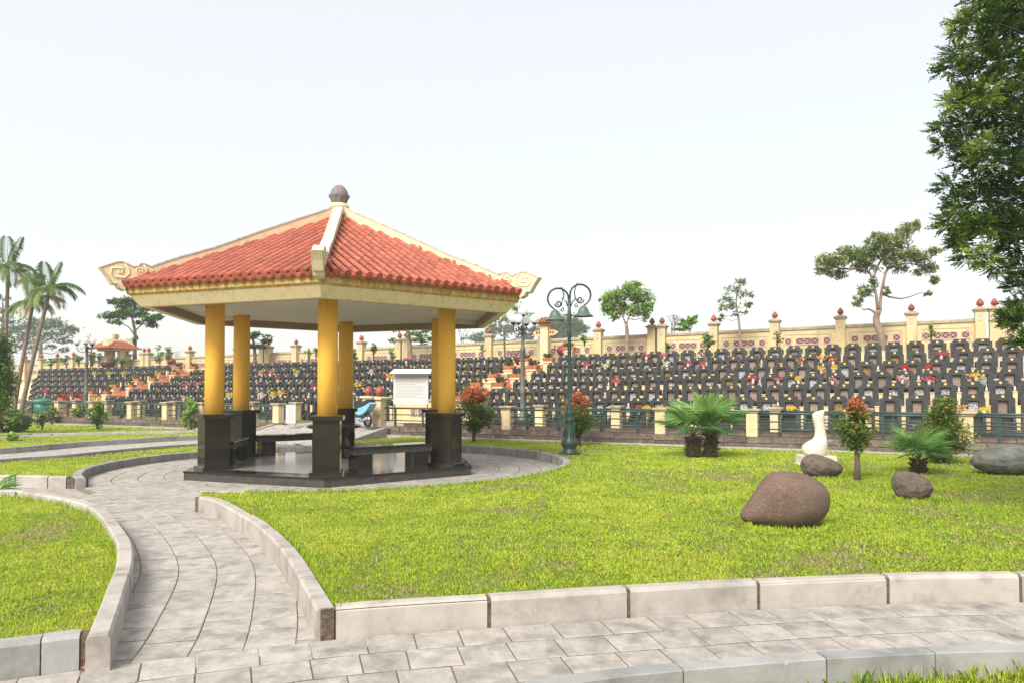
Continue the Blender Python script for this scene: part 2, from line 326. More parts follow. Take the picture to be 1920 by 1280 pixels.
def kerb(name, path, d0, d1, side, wd, ht, ln, m, label, z0=0.0, chamf=0.02, gap=0.008, mort=True, jit=0.15, lengths=None):
    """row of separate kerb stones along a path; side = +1 puts the stone to the left of travel"""
    root = empty(name, (0, 0, 0), label=label, kind='structure')
    d = d0; mb = MB(); k = 0
    while d < d1 - 0.05:
        l = lengths[k % len(lengths)] if lengths else ln * (1 + random.uniform(-jit, jit)); e = min(d + l, d1)
        if d1 - e < 0.12: e = d1
        nseg = max(1, int((e - d) / 0.25) + (1 if ln < 0.6 else 0)); b = MB(); rings = []
        dz = random.uniform(-0.004, 0.004)
        ts = [(0, z0 - 0.06), (0, z0 + ht - chamf), (chamf * 0.8, z0 + ht), (wd - chamf * 0.8, z0 + ht), (wd, z0 + ht - chamf), (wd, z0 - 0.06)]
        tw = random.uniform(-0.003, 0.003)
        for i in range(nseg + 1):
            dd = d + gap / 2 + (e - d - gap) * i / nseg
            for (t, z) in ts:
                q = path(dd, side * (t + tw)); b.v.append((q.x, q.y, z + dz))
        n = len(ts)
        for i in range(nseg):
            for j in range(n):
                j2 = (j + 1) % n; a = (i * n + j, i * n + j2, (i + 1) * n + j2, (i + 1) * n + j)
                b.f.append(a if side < 0 else a[::-1]); b.sm.append(False)
        c = tuple(range(n)); c2 = tuple(nseg * n + j for j in range(n))
        b.f += [c[::-1], c2] if side < 0 else [c, c2[::-1]]; b.sm += [False, False]
        o = link('kerb_stone', recalc(b.mesh('kerb_stone', m)), root)
        d = e; k += 1
    if mort:
        b = MB(); n = int((d1 - d0) / 0.25) + 1
        ts = [(0.007, z0 - 0.05), (0.007, z0 + ht - 0.018), (wd - 0.012, z0 + ht - 0.018), (wd - 0.012, z0 - 0.05)]
        for i in range(n + 1):
            for t, z in ts: q = path(d0 + 0.01 + (d1 - d0 - 0.02) * i / n, side * t); b.v.append((q.x, q.y, z))
        for i in range(n):
            for j in range(4):
                j2 = (j + 1) % 4; b.f.append((i * 4 + j, i * 4 + j2, i * 4 + 4 + j2, i * 4 + 4 + j)); b.sm.append(False)
        b.f += [(0, 1, 2, 3), (n * 4 + 3, n * 4 + 2, n * 4 + 1, n * 4)]; b.sm += [False] * 2
        link('mortar_bed', recalc(b.mesh('mortar_bed', M_['mortar'])), root)
    return root

def dist_on(path, x, y):
    best = (1e9, 0); n = 400
    for i in range(n + 1):
        d = path.len * i / n; q = path(d); e = (q - Vector((x, y))).length
        if e < best[0]: best = (e, d)
    return best[1]
dA = dist_on(FR, -1.221, 4.791); dL = dist_on(FR, -2.50, 4.30)
kA = kerb('kerb', FR, dA + 0.085, FR.len, 1, 0.125, 0.2, 1.03, M_['kerb'], 'pale stone kerb curving along the front edge of the main lawn', chamf=0.028, gap=0.028, jit=0.04)
dL = dist_on(FR, *LK(0.0)) - 0.004
kB = kerb('kerb', FR, 0.0, dL - 0.15, 1, 0.13, 0.2, 1.1, M_['kerbgrey'], 'grey kerb at the lower left corner in front of the small lawn', chamf=0.022)
kC = kerb('kerb', LK, 0.0, LK.len, 1, 0.125, 0.2, 0.55, M_['kerb'], 'long curved kerb round the small left lawn beside the footpath', chamf=0.02, lengths=[0.95, 0.62, 0.5, 0.46, 0.5, 0.52, 0.55, 0.6, 0.8])
kD = kerb('kerb', MK, 0.0, MK.len, -1, 0.125, 0.2, 0.6, M_['kerb'], 'curved kerb between the footpath and the main lawn', chamf=0.02, lengths=[0.85, 0.72, 0.62, 0.95, 0.75, 0.9])
kE = kerb('kerb', BT, 0.0, BT.len, -1, 0.105, 0.2, 0.75, M_['kerbgrey'], 'near kerb at the lower right edge with its grey side towards the camera', chamf=0.006, lengths=[0.98, 0.95, 0.8, 0.62, 1.0])
def mortarblock(parent, poly, z1):
    b = MB(); b.prism(poly, -0.05, z1); link('cement_patch', recalc(b.mesh('cement_patch', M_['mortar'])), parent)
q0, q1, q2, q3 = FR(dA + 0.001), FR(dA + 0.085), FR(dA + 0.085, 0.115), FR(dA + 0.03, 0.115)
mortarblock(kA, [q0, q1, q2, q3], 0.192)
q0, q1, q2, q3 = FR(dL - 0.15, 0.008), FR(dL - 0.03, 0.008), FR(dL - 0.03, 0.12), FR(dL - 0.15, 0.12)
mortarblock(kB, [q0, q1, q2, q3], 0.185)
e = MK(MK.len); e2 = MK(MK.len + 0.0, -0.12)
tg = (MK(MK.len) - MK(MK.len - 0.1)).normalized()
mortarblock(kD, [e, e + tg * 0.09, e2 + tg * 0.09, e2], 0.185)

def circ(c, r, a0, a1, n):
    return [(c.x + r * math.cos(a0 + (a1 - a0) * i / n), c.y + r * math.sin(a0 + (a1 - a0) * i / n)) for i in range(n + 1)]
# plaza kerb: three arcs leaving the footpath mouth (lower left) and a rear gap open
RK = Path2(circ(PC, PR, R(-93), R(95), 48), 2)      # right-hand part, anticlockwise from the front
kF = kerb('kerb', RK, 0.0, RK.len, -1, 0.14, 0.175, 0.215, M_['kerbgrey'], 'low ring kerb on the right half of the round plaza under the gazebo', chamf=0.012, gap=0.008)
RKa = Path2(circ(PC, PR, R(-93), R(-101.5), 8), 2)
kF2 = kerb('kerb', RKa, 0.0, RKa.len, 1, 0.14, 0.175, 0.215, M_['kerb'], 'short tail of the ring kerb in front of the gazebo by the path mouth', chamf=0.012)
RK2 = Path2(circ(PC, PR, R(219), R(112), 32), 2)    # left-hand part, clockwise
kG = kerb('kerb', RK2, 0.0, RK2.len, 1, 0.14, 0.15, 0.215, M_['kerbgrey'], 'low ring kerb on the left of the round plaza beside the grass', chamf=0.012, gap=0.008)
s0 = Vector((PC.x + PR * math.cos(R(219)), PC.y + PR * math.sin(R(219))))
SK = Path2([(s0.x - 0.02, s0.y - 0.0), (-7.45, 12.21), (-8.0, 12.32), (-8.9, 12.38), (-11.0, 12.15), (-14.0, 11.4)])
kH = kerb('kerb', SK, 0.3, SK.len, -1, 0.13, 0.17, 0.6, M_['kerb'], 'short pale kerb with crumbling end joining the ring kerb at the left', chamf=0.025, gap=0.03, lengths=[0.34, 0.62, 0.7, 0.8])
a, b_, c_, d_ = SK(0.02), SK(0.3), SK(0.3, -0.12), SK(0.02, -0.12)
mortarblock(kH, [a, b_, c_, d_], 0.14)

# far left kerbs (their camera side faces were measured at ground level)
KAp = Path2([(-13.6, 16.2)] + [tuple(gp(*p).xy) for p in [(0, 851), (83, 844), (158, 837), (224, 832.5), (284, 828.5), (341, 825.5), (420, 822), (520, 818)]])
kI = kerb('kerb', KAp, 0.0, KAp.len, 1, 0.13, 0.15, 1.35, M_['kerbgrey'], 'grey kerb behind the left path, second from the back', chamf=0.01)
KBp = Path2([(-11.6, 13.3)] + [tuple(gp(*p, 0.15).xy) for p in [(0, 860), (40, 857), (129, 851), (209, 843), (282, 837), (348, 832), (400, 829)]])
kJ = kerb('kerb', KBp, 0.0, KBp.len, 1, 0.11, 0.15, 1.4, M_['kerbgrey'], 'grey kerb between the left path and the grass beside the ring', chamf=0.006)
KCp = Path2([(-18.0, 18.5)] + [tuple(gp(*p, 0.02).xy) for p in [(0, 822), (100, 819.5), (165, 818), (227, 816.5), (287, 815.5), (375, 813.5), (520, 808), (560, 806)]])
kK = kerb('kerb', KCp, 0.0, KCp.len, 1, 0.13, 0.16, 1.9, M_['kerb'], 'farthest pale kerb at the left, in front of the lawn with small bushes', chamf=0.015)
kcd = Path2([tuple((p + Vector((0.30, -0.62)))) for p in KCp.p[::10]])
kL = kerb('kerb', kcd, 0.0, kcd.len, 1, 0.12, 0.13, 1.9, M_['kerbgrey'], 'low grey kerb on the near side of the farthest left path', chamf=0.006)

sheet_base = 1
# --- paved surfaces: every slab a stone of its own
sheet_z = -0.045
def slabmesh(fn, s0, s1, t0, t1, z, ns=1, g=0.004, gt=0.0085):
    b = MB(); dz = [random.uniform(-0.0015, 0.0015) for _ in range(4)]
    s0 += g; s1 -= g; t0 += gt; t1 -= gt; c = 0.004
    def ring(s_, e, zz):
        r = []
        for i in range(ns + 1): r.append((s0 + e + (s1 - s0 - 2 * e) * i / ns, t0 + e))
        for i in range(ns + 1): r.append((s1 - e - (s1 - s0 - 2 * e) * i / ns, t1 - e))
        m = len(r)
        for k, (s, t) in enumerate(r):
            q = fn(s, t); b.v.append((q[0], q[1], zz + dz[(k * 4) // m] if zz > z - 0.01 else zz))
        return m
    m = ring(0, 0, z - 0.03); ring(0, 0, z - c); ring(0, c, z)
    for L in (0, 1):
        for i in range(m):
            j = (i + 1) % m; b.f.append((L * m + i, L * m + j, (L + 1) * m + j, (L + 1) * m + i)); b.sm.append(False)
    b.f.append(tuple(2 * m + i for i in range(m))); b.sm.append(False)
    me_ = b.mesh('paving_stone', [M_['slab'], M_['joint']])
    me_.polygons.foreach_set('material_index', [1] * m + [0] * (m + 1)); return recalc(me_)
def sheet(name, poly, z, m, label, kind='structure'):
    b = MB(); b.v = [(p[0], p[1], z) for p in poly]; b.f = [tuple(range(len(poly)))]; b.sm = [False]
    me = b.mesh(name, m); bm = bmesh.new(); bm.from_mesh(me); bmesh.ops.triangulate(bm, faces=bm.faces)
    for f in bm.faces:
        if f.normal.z < 0: f.normal_flip()
    bm.to_mesh(me); bm.free(); o = link(name, me); tag(o, label, kind=kind); return o
bedA = sheet('front_path', [FR(FR.len * i / 40, 0.2) for i in range(41)] + [FR(FR.len * i / 40, -2.4) for i in range(40, -1, -1)], -0.009, M_['bed'], 'paved stone path running across the foreground from lower left to right')
fA = lambda s, t: FR(s, t)
crs = 0.318
for r_ in range(5):
    s = dist_on(FR, -4.6, 3.3) + random.uniform(0, 0.3)
    while s < FR.len - 0.3:
        l = 0.315 * random.uniform(0.9, 1.12)
        q = FR(s + l / 2, -(r_ + 0.5) * crs)
        inside = True
        tb = dist_on(BT, q.x, q.y) if r_ >= 2 else 0
        if r_ >= 2 and q.x > 0:
            qb = BT(tb); inside = q.y > qb.y - 0.25
        if inside: link('paving_stone', slabmesh(fA, s, s + l, -(r_ + 1) * crs, -r_ * crs, 0.0), bedA)
        s += l
# footpath B up to the plaza
PBc = Path2([(-1.80, 4.35)] + [tuple(((Vector(LK(LK.len * 0)) if False else 0) or Vector(p))) for p in [(-2.02, 5.2), (-2.52, 6.7), (-3.18, 7.95), (-3.95, 9.15), (-4.85, 10.35), (-5.9, 11.5)]])
bedB = sheet('footpath', [PBc(PBc.len * i / 24, 1.1) for i in range(25)] + [PBc(PBc.len * i / 24, -1.1) for i in range(24, -1, -1)], -0.013, M_['bed'], 'curving paved footpath leading from the foreground to the gazebo')
for r_ in range(-4, 3):
    s = random.uniform(-0.1, 0.15)
    while s < PBc.len + 0.1:
        l = random.choice([0.30, 0.36, 0.42, 0.48, 0.5]); mid = PBc(s + l / 2, (r_ + 0.5) * 0.31 + 0.1)
        dfr = dist_on(FR, mid.x, mid.y); frl = FR(dfr)
        ok = (mid - PC).length > PR - 0.12
        if ok: link('paving_stone', slabmesh(lambda s_, t_: PBc(s_, t_), max(s, 0), s + l, r_ * 0.31 + 0.1, (r_ + 1) * 0.31 + 0.1, -0.004, 2, 0.0085, 0.0032), bedB)
        s += l
# plaza
bedC = sheet('plaza', circ(PC, PR + 0.15, 0, 2 * PI * 47 / 48, 47), -0.018, M_['bed'], 'round stone plaza paved in rings around the gazebo')
rr = 2.35; fC = lambda s, t: (PC.x + t * math.cos(s), PC.y + t * math.sin(s))
while rr < PR - 0.05:
    r1 = min(rr + 0.42, PR + 0.0) if rr + 0.6 < PR else PR + 0.03
    n = int(2 * PI * rr / 0.5)
    o_ = random.random()
    for i in range(n):
        a0 = 2 * PI * (i + o_) / n; a1 = 2 * PI * (i + 1 + o_) / n; am = (a0 + a1) / 2
        px = PC.x + rr * math.cos(am); py = PC.y + rr * math.sin(am)
        if (r1 < 2.75): continue
        b_g = 0.004 / rr
        # angular gap handled through the mapping
        fn = lambda s, t, a0=a0, rr=rr: (PC.x + t * math.cos(a0 + (s) / rr), PC.y + t * math.sin(a0 + (s) / rr))
        link('paving_stone', slabmesh(fn, 0, (a1 - a0) * rr, rr, r1, -0.009, 3, 0.006, 0.007), bedC)
    rr = r1
# rear and left paths as plain paved sheets
sheet('left_path', [(p.x, p.y) for p in [KAp(KAp.len * i / 20) for i in range(21)]] + [(p.x, p.y) for p in [KBp(KBp.len * i / 20) for i in range(20, -1, -1)]], 0.0, M_['slab'], 'narrow paved path between two grey kerbs at the left')
sheet('side_path', [(-15, 9), (-9.5, 6.0), (-3.2, 4.6), (-1.6, 4.9), (1.5, 12), (1.5, 19.6), (-8.6, 19.6), (-15, 14)], -0.024, M_['slab'], 'paved ground under the plaza and the path leaving it towards the left')
sheet('far_path', [(p.x, p.y) for p in [KCp(KCp.len * i / 20) for i in range(21)]] + [(p.x, p.y) for p in [kcd(kcd.len * i / 20) for i in range(20, -1, -1)]], 0.0, M_['slab'], 'narrow paved path at the foot of the farthest left lawn')
back_in = W(-13.5, 18.1); 
sheet('rear_path', [(-8.4, 24.6), (-7.6, 25.9), (-4.2, 24.0), (-4.3, 22.4), (-4.6, 21.2), (-3.9, 19.3), (-5.1, 19.1), (-6.0, 21.4)], 0.005, M_['slab'], 'paved approach from the rear of the plaza to the cemetery entrance')

# --- lawns
BF = 19.0     # line of the front fence
def wl(a, b=BF - 0.42): p = W(a, b); return (p.x, p.y)
ring_r = [(q.x, q.y) for q in [RK(RK.len * i / 40, -0.12) for i in range(0, 41)]]
main_poly = [tuple(FR(dA + 0.03 + (FR.len - dA - 0.03) * i / 24, 0.06)) for i in range(25)] + [(26, 5.5), wl(20)] + [wl(-13.0 + 0)] + [(-4.45, 20.6), (-3.75, 19.6)] \
    + ring_r[::-1] + [tuple(RKa(RKa.len, 0.10)), tuple(MK(MK.len, -0.03))] + [tuple(MK(MK.len * (1 - i / 12), -0.05)) for i in range(1, 13)]
lawn_main = sheet('lawn', main_poly, LAWN, M_['soil'], 'main mown lawn with boulders, palms and shrubs right of the gazebo')
left_poly = [tuple(LK(0.12 + (LK.len - 0.12) * i / 30, 0.06)) for i in range(31)] + [tuple(FR((dL - 0.10) * i / 12, 0.06)) for i in range(13)]
lawn_left = sheet('lawn', left_poly, 0.10, M_['soil'], 'small curved lawn in the lower left corner')
l2 = [tuple(KBp(KBp.len * i / 20, 0.01)) for i in range(21)] + [tuple(RK2(RK2.len * (1 - i / 20), 0.12)) for i in range(21)] + [tuple(SK(0.3 + (SK.len - 0.3) * i / 10, -0.11)) for i in range(11)]
lawn2 = sheet('lawn', l2, 0.07, M_['soil'], 'strip of grass between the ring kerb and the left path')
l3 = [tuple(kcd(kcd.len * i / 20, 0.02)) for i in range(21)] + [tuple(KAp(KAp.len * (1 - i / 20), 0.11)) for i in range(21)]
lawn3 = sheet('lawn', l3, 0.10, M_['soil'], 'narrow strip of grass between the two left paths')
l4 = [tuple(KCp(KCp.len * i / 20, 0.11)) for i in range(21)] + [wl(-19.5), wl(-36), (-30, 24), (-26, 18)]
lawn4 = sheet('lawn', l4, 0.13, M_['soil'], 'far left lawn with a row of small bushes below the fence')
l5 = [(-0.9, 2.95), (-3, 1.5), (0, 0.5), (5, 2.5)] 
l5 = [tuple(BT(BT.len * i / 12, -0.10)) for i in range(13)] + [(6.5, 2.2), (0.5, 1.6)]
lawn5 = sheet('lawn', l5, 0.045, M_['soil'], 'scrap of grass at the lower right edge below the near kerb')

def inpoly(P, poly):
    x, y = P[:, 0], P[:, 1]; c = np.zeros(len(P), bool); n = len(poly)
    for i in range(n):
        x0, y0 = poly[i]; x1, y1 = poly[(i + 1) % n]
        k = ((y0 > y) != (y1 > y)); xx = (x1 - x0) * (y - y0) / ((y1 - y0) if abs(y1 - y0) > 1e-12 else 1e-12) + x0
        c ^= k & (x < xx)
    return c
def vnoise(P, sc, seed):
    r = np.random.default_rng(seed).random((64, 64)); q = P * sc; i = np.floor(q).astype(int); f = q - i; f = f * f * (3 - 2 * f)
    g = lambda a, b: r[(i[:, 0] + a) % 64, (i[:, 1] + b) % 64]
    return (g(0, 0) * (1 - f[:, 0]) + g(1, 0) * f[:, 0]) * (1 - f[:, 1]) + (g(0, 1) * (1 - f[:, 0]) + g(1, 1) * f[:, 0]) * f[:, 1]
def tri_mesh(name, V, m, tone, nv=3):
    """V: (n, nv, 3) separate little faces"""
    n = len(V); me = bpy.data.meshes.new(name); me.vertices.add(n * nv); me.vertices.foreach_set('co', V.reshape(-1).astype(np.float32))
    me.loops.add(n * nv); me.loops.foreach_set('vertex_index', np.arange(n * nv, dtype=np.int32))
    me.polygons.add(n); me.polygons.foreach_set('loop_start', np.arange(0, n * nv, nv, dtype=np.int32))
    me.update(calc_edges=True); a = me.attributes.new('tone', 'FLOAT', 'POINT'); a.data.foreach_set('value', np.repeat(tone, nv).astype(np.float32))
    me.materials.append(m); me.validate(); return me
def grass(lawn, poly, z, label, k=1.0, hs=1.0, dmax=60):
    P_ = np.array(poly); lo = P_.min(0); hi = P_.max(0); parts = []
    for (y0, y1, dens, bw, bh) in [(0, 6.5, 9500, 0.0035, 0.030), (6.5, 9, 6500, 0.0042, 0.031), (9, 12.5, 4000, 0.0055, 0.032), (12.5, 17, 2200, 0.008, 0.034), (17, 24, 1000, 0.012, 0.036), (24, dmax, 450, 0.02, 0.04)]:
        a = max(lo[1], y0); b = min(hi[1], y1)
        if b <= a: continue
        xr = min(hi[0], b * 0.76 + 0.5); xl = max(lo[0], -b * 0.76 - 0.5)
        if xr <= xl: continue
        n = int((b - a) * (xr - xl) * dens * k); P = rng.random((n, 2)) * [xr - xl, b - a] + [xl, a]
        P = P[np.abs(P[:, 0]) < P[:, 1] * 0.72 + 0.3]; P = P[inpoly(P, poly)]
        big = vnoise(P, 0.8, 3) * 0.4 + vnoise(P, 2.6, 4) * 0.35 + vnoise(P, 8, 5) * 0.25
        keep = rng.random(len(P)) < np.clip(0.25 + (big - 0.28) * 3.2, 0.12, 1)
        P = P[keep]; big = big[keep]; n = len(P)
        cl = vnoise(P, 14, 9)
        h = bh * hs * (0.36 + 0.66 * rng.random(n)) * (0.6 + 0.9 * cl) * np.where(rng.random(n) < 0.012, 1.8, 1)
        ang = rng.random(n) * 2 * PI; lean = rng.random(n) ** 0.8 * 0.9
        base = np.c_[P, np.full(n, z - 0.003)]
        d = np.c_[np.cos(ang), np.sin(ang)]; wv = np.c_[-d[:, 1], d[:, 0], np.zeros(n)] * (bw * (0.7 + 0.6 * rng.random(n)))[:, None]
        mid = base + np.c_[d * (h * lean * 0.35)[:, None], h * 0.6]
        tip = base + np.c_[d * (h * lean * 1.0)[:, None], h * np.sqrt(np.clip(1 - 0.5 * lean ** 2, 0.2, 1))]
        V = np.stack([base - wv, base + wv, mid + wv * 0.8, tip, mid - wv * 0.8], 1)
        tone = np.clip(-0.12 + 0.92 * big + 0.42 * rng.random(n) + (cl - 0.5) * 0.3, 0, 0.80)
        tone = np.where(rng.random(n) < np.clip(0.75 - 1.35 * big, 0.04, 0.55), 0.86 + 0.14 * rng.random(n), tone)
        parts.append((V, tone))
    V = np.concatenate([p[0] for p in parts]); t = np.concatenate([p[1] for p in parts])
    o = link('grass', tri_mesh('grass', V, M_['grass'], t, 5)); tag(o, label, 'grass', kind='stuff'); return len(V)
ng = grass(lawn_main, main_poly, LAWN, 'bright green mown grass of the main lawn')
ng += grass(lawn_left, left_poly, 0.10, 'green grass of the small curved lawn in the lower left corner', 0.9)
ng += grass(lawn2, l2, 0.07, 'grass between the ring kerb and the left path')
ng += grass(lawn3, l3, 0.10, 'grass between the two left paths')
ng += grass(lawn4, l4, 0.13, 'grass of the far left lawn with small bushes')
ng += grass(lawn5, l5, 0.045, 'taller grass tufts at the lower right edge', 0.8, 1.9)
# taller fringe where the mower misses, along the kerbs
def fringe(path, side, off, z, d0, d1, n, label, hmax=0.09):
    V = []; t = []
    for i in range(n):
        d = random.uniform(d0, d1); q = path(d, side * (off + abs(random.gauss(0, 0.03)))); h = hmax * random.uniform(0.3, 1) ** 1.5; a = random.uniform(0, 2 * PI); l = random.uniform(0, 0.5) * h
        wv = Vector((-math.sin(a), math.cos(a), 0)) * 0.0035; b = Vector((q.x, q.y, z)); m_ = b + Vector((math.cos(a) * l * 0.4, math.sin(a) * l * 0.4, h * 0.6)); tp = b + Vector((math.cos(a) * l, math.sin(a) * l, h))
        V.append([tuple(b - wv), tuple(b + wv), tuple(m_ + wv * 0.8), tuple(tp), tuple(m_ - wv * 0.8)]); t.append(random.uniform(0.3, 0.85))
    o = link('grass', tri_mesh('grass', np.array(V), M_['grass'], np.array(t), 5)); tag(o, label, 'grass', kind='stuff')
fringe(RK, -1, 0.14, LAWN, 0, RK.len * 0.42, 2600, 'long blades of grass along the front of the ring kerb')
fringe(MK, -1, 0.13, LAWN, 0, MK.len, 1500, 'long blades of grass along the footpath kerb')
fringe(LK, 1, 0.13, 0.10, 0.8, LK.len * 0.7, 1300, 'long blades of grass inside the left kerb')
fringe(BT, -1, 0.12, 0.045, BT.len * 0.45, BT.len, 500, 'coarse blades of grass against the near kerb', 0.13)
print('grass blades', ng)
# ============================================================ GAZEBO
GC = Vector((-3.50, 15.03, 0)); PH = R(-81)
gz = empty('gazebo', GC, 0, 'hexagonal open gazebo with red tiled roof, yellow columns and black granite bases', 'gazebo')
def hexpt(k, r, z=0.0): a = PH + k * PI / 3; return Vector((r * math.cos(a), r * math.sin(a), z))
def hexpoly(r): return [hexpt(k, r).xy for k in range(6)]
PL = 2.93; PZ = 0.155
b = MB(); b.prism(hexpoly(PL - 0.02), -0.02, PZ - 0.03); plinth = link('plinth', recalc(b.mesh('plinth', M_['granite_rough'])), gz)
for k in range(6):       # edge slabs and riser slabs, three per side
    p0, p1 = hexpt(k, PL + 0.02), hexpt(k + 1, PL + 0.02); q0, q1 = hexpt(k, PL - 0.48), hexpt(k + 1, PL - 0.48)
    cuts = [0, 0.21, 0.62, 1]
    for i in range(3):
        A = p0.lerp(p1, cuts[i] + 0.0008); B_ = p0.lerp(p1, cuts[i + 1] - 0.0008); C_ = q0.lerp(q1, cuts[i + 1] - 0.0008); D_ = q0.lerp(q1, cuts[i] + 0.0008)
        mb = MB(); mb.prism([A.xy, B_.xy, C_.xy, D_.xy], PZ - 0.028, PZ); link('edge_slab', recalc(mb.mesh('edge_slab', M_['granite'])), plinth)
        r0, r1 = hexpt(k, PL), hexpt(k + 1, PL); s0_, s1_ = hexpt(k, PL - 0.02), hexpt(k + 1, PL - 0.02)
        A = r0.lerp(r1, cuts[i] + 0.0006); B_ = r0.lerp(r1, cuts[i + 1] - 0.0006); C_ = s0_.lerp(s1_, cuts[i + 1] - 0.0006); D_ = s0_.lerp(s1_, cuts[i] + 0.0006)
        mb = MB(); mb.prism([A.xy, B_.xy, C_.xy, D_.xy], -0.02, PZ - 0.03); link('riser_slab', recalc(mb.mesh('riser_slab', M_['granite_rough'])), plinth)
b = MB(); b.prism(hexpoly(PL - 0.485), PZ - 0.03, PZ - 0.002); link('floor', recalc(b.mesh('floor', M_['floor'])), gz)
RC = 2.42; CT = 3.135
cm = MB().lathe([(0.168, 0), (0.168, 1.2), (0.165, CT - 1.14)], 28).mesh('column', M_['yellow'])
bm1 = MB(); bm1.box((0, 0, 0.485), (0.43, 0.43, 0.87))
basem = bm1.mesh('column_base', M_['granite']); footm = MB().box((0, 0, 0.03), (0.54, 0.54, 0.06), ch=0.008).mesh('foot_slab', M_['granite']); capm = MB().box((0, 0, 0), (0.55, 0.55, 0.07), ch=0.006).mesh('cap_slab', M_['granite'])
# cladding panels proud of the core so that their joints show
panm = MB().box((0, 0.2175, 0), (0.418, 0.008, 0.284)).mesh('cladding_panel', M_['granite'])
for k in range(6):
    p = hexpt(k, RC, PZ); a = PH + k * PI / 3 + PI / 2
    cb = put('column_base', basem, p, a, gz)
    link('foot_slab', footm, cb); link('cap_slab', capm, cb, Matrix.Translation((0, 0, 0.955)))
    for s_ in range(4):
        for h_ in range(3):
            if k in (0, 1, 5, 4): link('cladding_panel', panm, cb, Matrix.Rotation(s_ * PI / 2, 4, 'Z') @ Matrix.Translation((0, 0, 0.205 + 0.288 * h_)))
    put('column', cm, p + Vector((0, 0, 0.985)), a, gz)
# eave ring
def ring(b, prof, close=True):
    n = len(prof); k0 = len(b.v)
    for k in range(6):
        for (r, z) in prof: b.v.append(tuple(hexpt(k, r, z)))
    for k in range(6):
        for j in range(n if close else n - 1):
            j2 = (j + 1) % n; kk = (k + 1) % 6
            b.f.append((k0 + k * n + j, k0 + kk * n + j, k0 + kk * n + j2, k0 + k * n + j2)); b.sm.append(False)
b = MB(); ring(b, [(3.62, 2.99), (3.66, 2.99), (3.83, 3.165), (3.83, 3.22), (3.2, 3.22), (3.2, 3.205), (3.50, 3.205), (3.50, 2.99)])
link('eave_beam', recalc(b.mesh('eave_beam', M_['cream'])), gz)
b = MB(); ring(b, [(3.44, 2.992), (3.497, 2.992), (3.497, 3.203), (3.44, 3.203)]); link('inner_band', recalc(b.mesh('inner_band', M_['shadeband'])), gz)  # inner face of the eave beam, its shade painted in
b = MB(); ring(b, [(3.842, 3.168), (3.885, 3.20), (3.90, 3.325), (3.6, 3.44), (3.6, 3.225), (3.842, 3.225)]); link('eave_band', recalc(b.mesh('eave_band', M_['eaveband'])), gz)
b = MB(); b.prism(hexpoly(3.439), 3.14, 3.16); link('ceiling', recalc(b.mesh('ceiling', M_['soffit'])), gz)
for k in range(6):
    a = PH + k * PI / 3; M = Matrix.Rotation(a, 4, 'Z')
    if k: link('corner_beam', MB().box((3.02, 0, 3.10), (0.82, 0.12, 0.08), M).mesh('corner_beam', M_['soffit']), gz)
# roof
RE, ZE, ZA, RA = 3.95, 3.34, 4.97, 0.20
apo = math.cos(PI / 6)
b = MB()
for k in range(6):
    b.add([hexpt(k, RE - 0.03, ZE + 0.0), hexpt(k + 1, RE - 0.03, ZE + 0.0), hexpt(k + 1, RA, ZA), hexpt(k, RA, ZA)], [(0, 1, 2, 3)])
b.add([hexpt(k, 0.205, ZA - 0.01) for k in range(6)], [(0, 1, 2, 3, 4, 5)])
roof = link('roof', b.mesh('roof', M_['tiledeck']), gz)
NR = 22; sp = RE / NR; rr_ = 0.049; tl = 0.235
def halfcyl(r0, r1, L, disc, name):
    m = MB(); n = 8; vs = []
    for (r, y) in ((r0, 0.0), (r1, L)):
        for i in range(n + 1):
            t = PI * i / n; vs.append((r * math.cos(t), y, r * math.sin(t)))
    m.add(vs, [(i, i + 1, n + 2 + i, n + 1 + i) for i in range(n)], True)
    vs = [(r0 * math.cos(PI * i / n), 0, r0 * math.sin(PI * i / n)) for i in range(n + 1)] + [((r0 - 0.012) * math.cos(PI * i / n), 0, (r0 - 0.012) * math.sin(PI * i / n)) for i in range(n + 1)]
    m.add(vs, [(i + 1, i, n + 1 + i, n + 2 + i) for i in range(n)])
    if disc:
        c = 0.0; vs = [((r0 + 0.008) * math.cos(2 * PI * i / 14), -0.004, (r0 + 0.008) * math.sin(2 * PI * i / 14)) for i in range(14)]
        vs2 = [(x, 0.014, z) for x, _, z in vs]
        m.add(vs + vs2, [tuple(range(14))] + [(i, 14 + i, 14 + (i + 1) % 14, (i + 1) % 14) for i in range(14)])
        vs3 = [(0.6 * x, -0.010, 0.6 * z) for x, _, z in vs]; m.add(vs3 + [(x, -0.004, z) for x, _, z in vs3], [tuple(range(14))] + [(i, 14 + i, 14 + (i + 1) % 14, (i + 1) % 14) for i in range(14)])
    return recalc(m.mesh(name, M_['tile']))
tm = halfcyl(rr_ + 0.004, rr_ - 0.003, tl + 0.015, False, 'roof_tile'); tme = halfcyl(rr_ + 0.002, rr_ - 0.002, tl + 0.015, True, 'eave_tile')
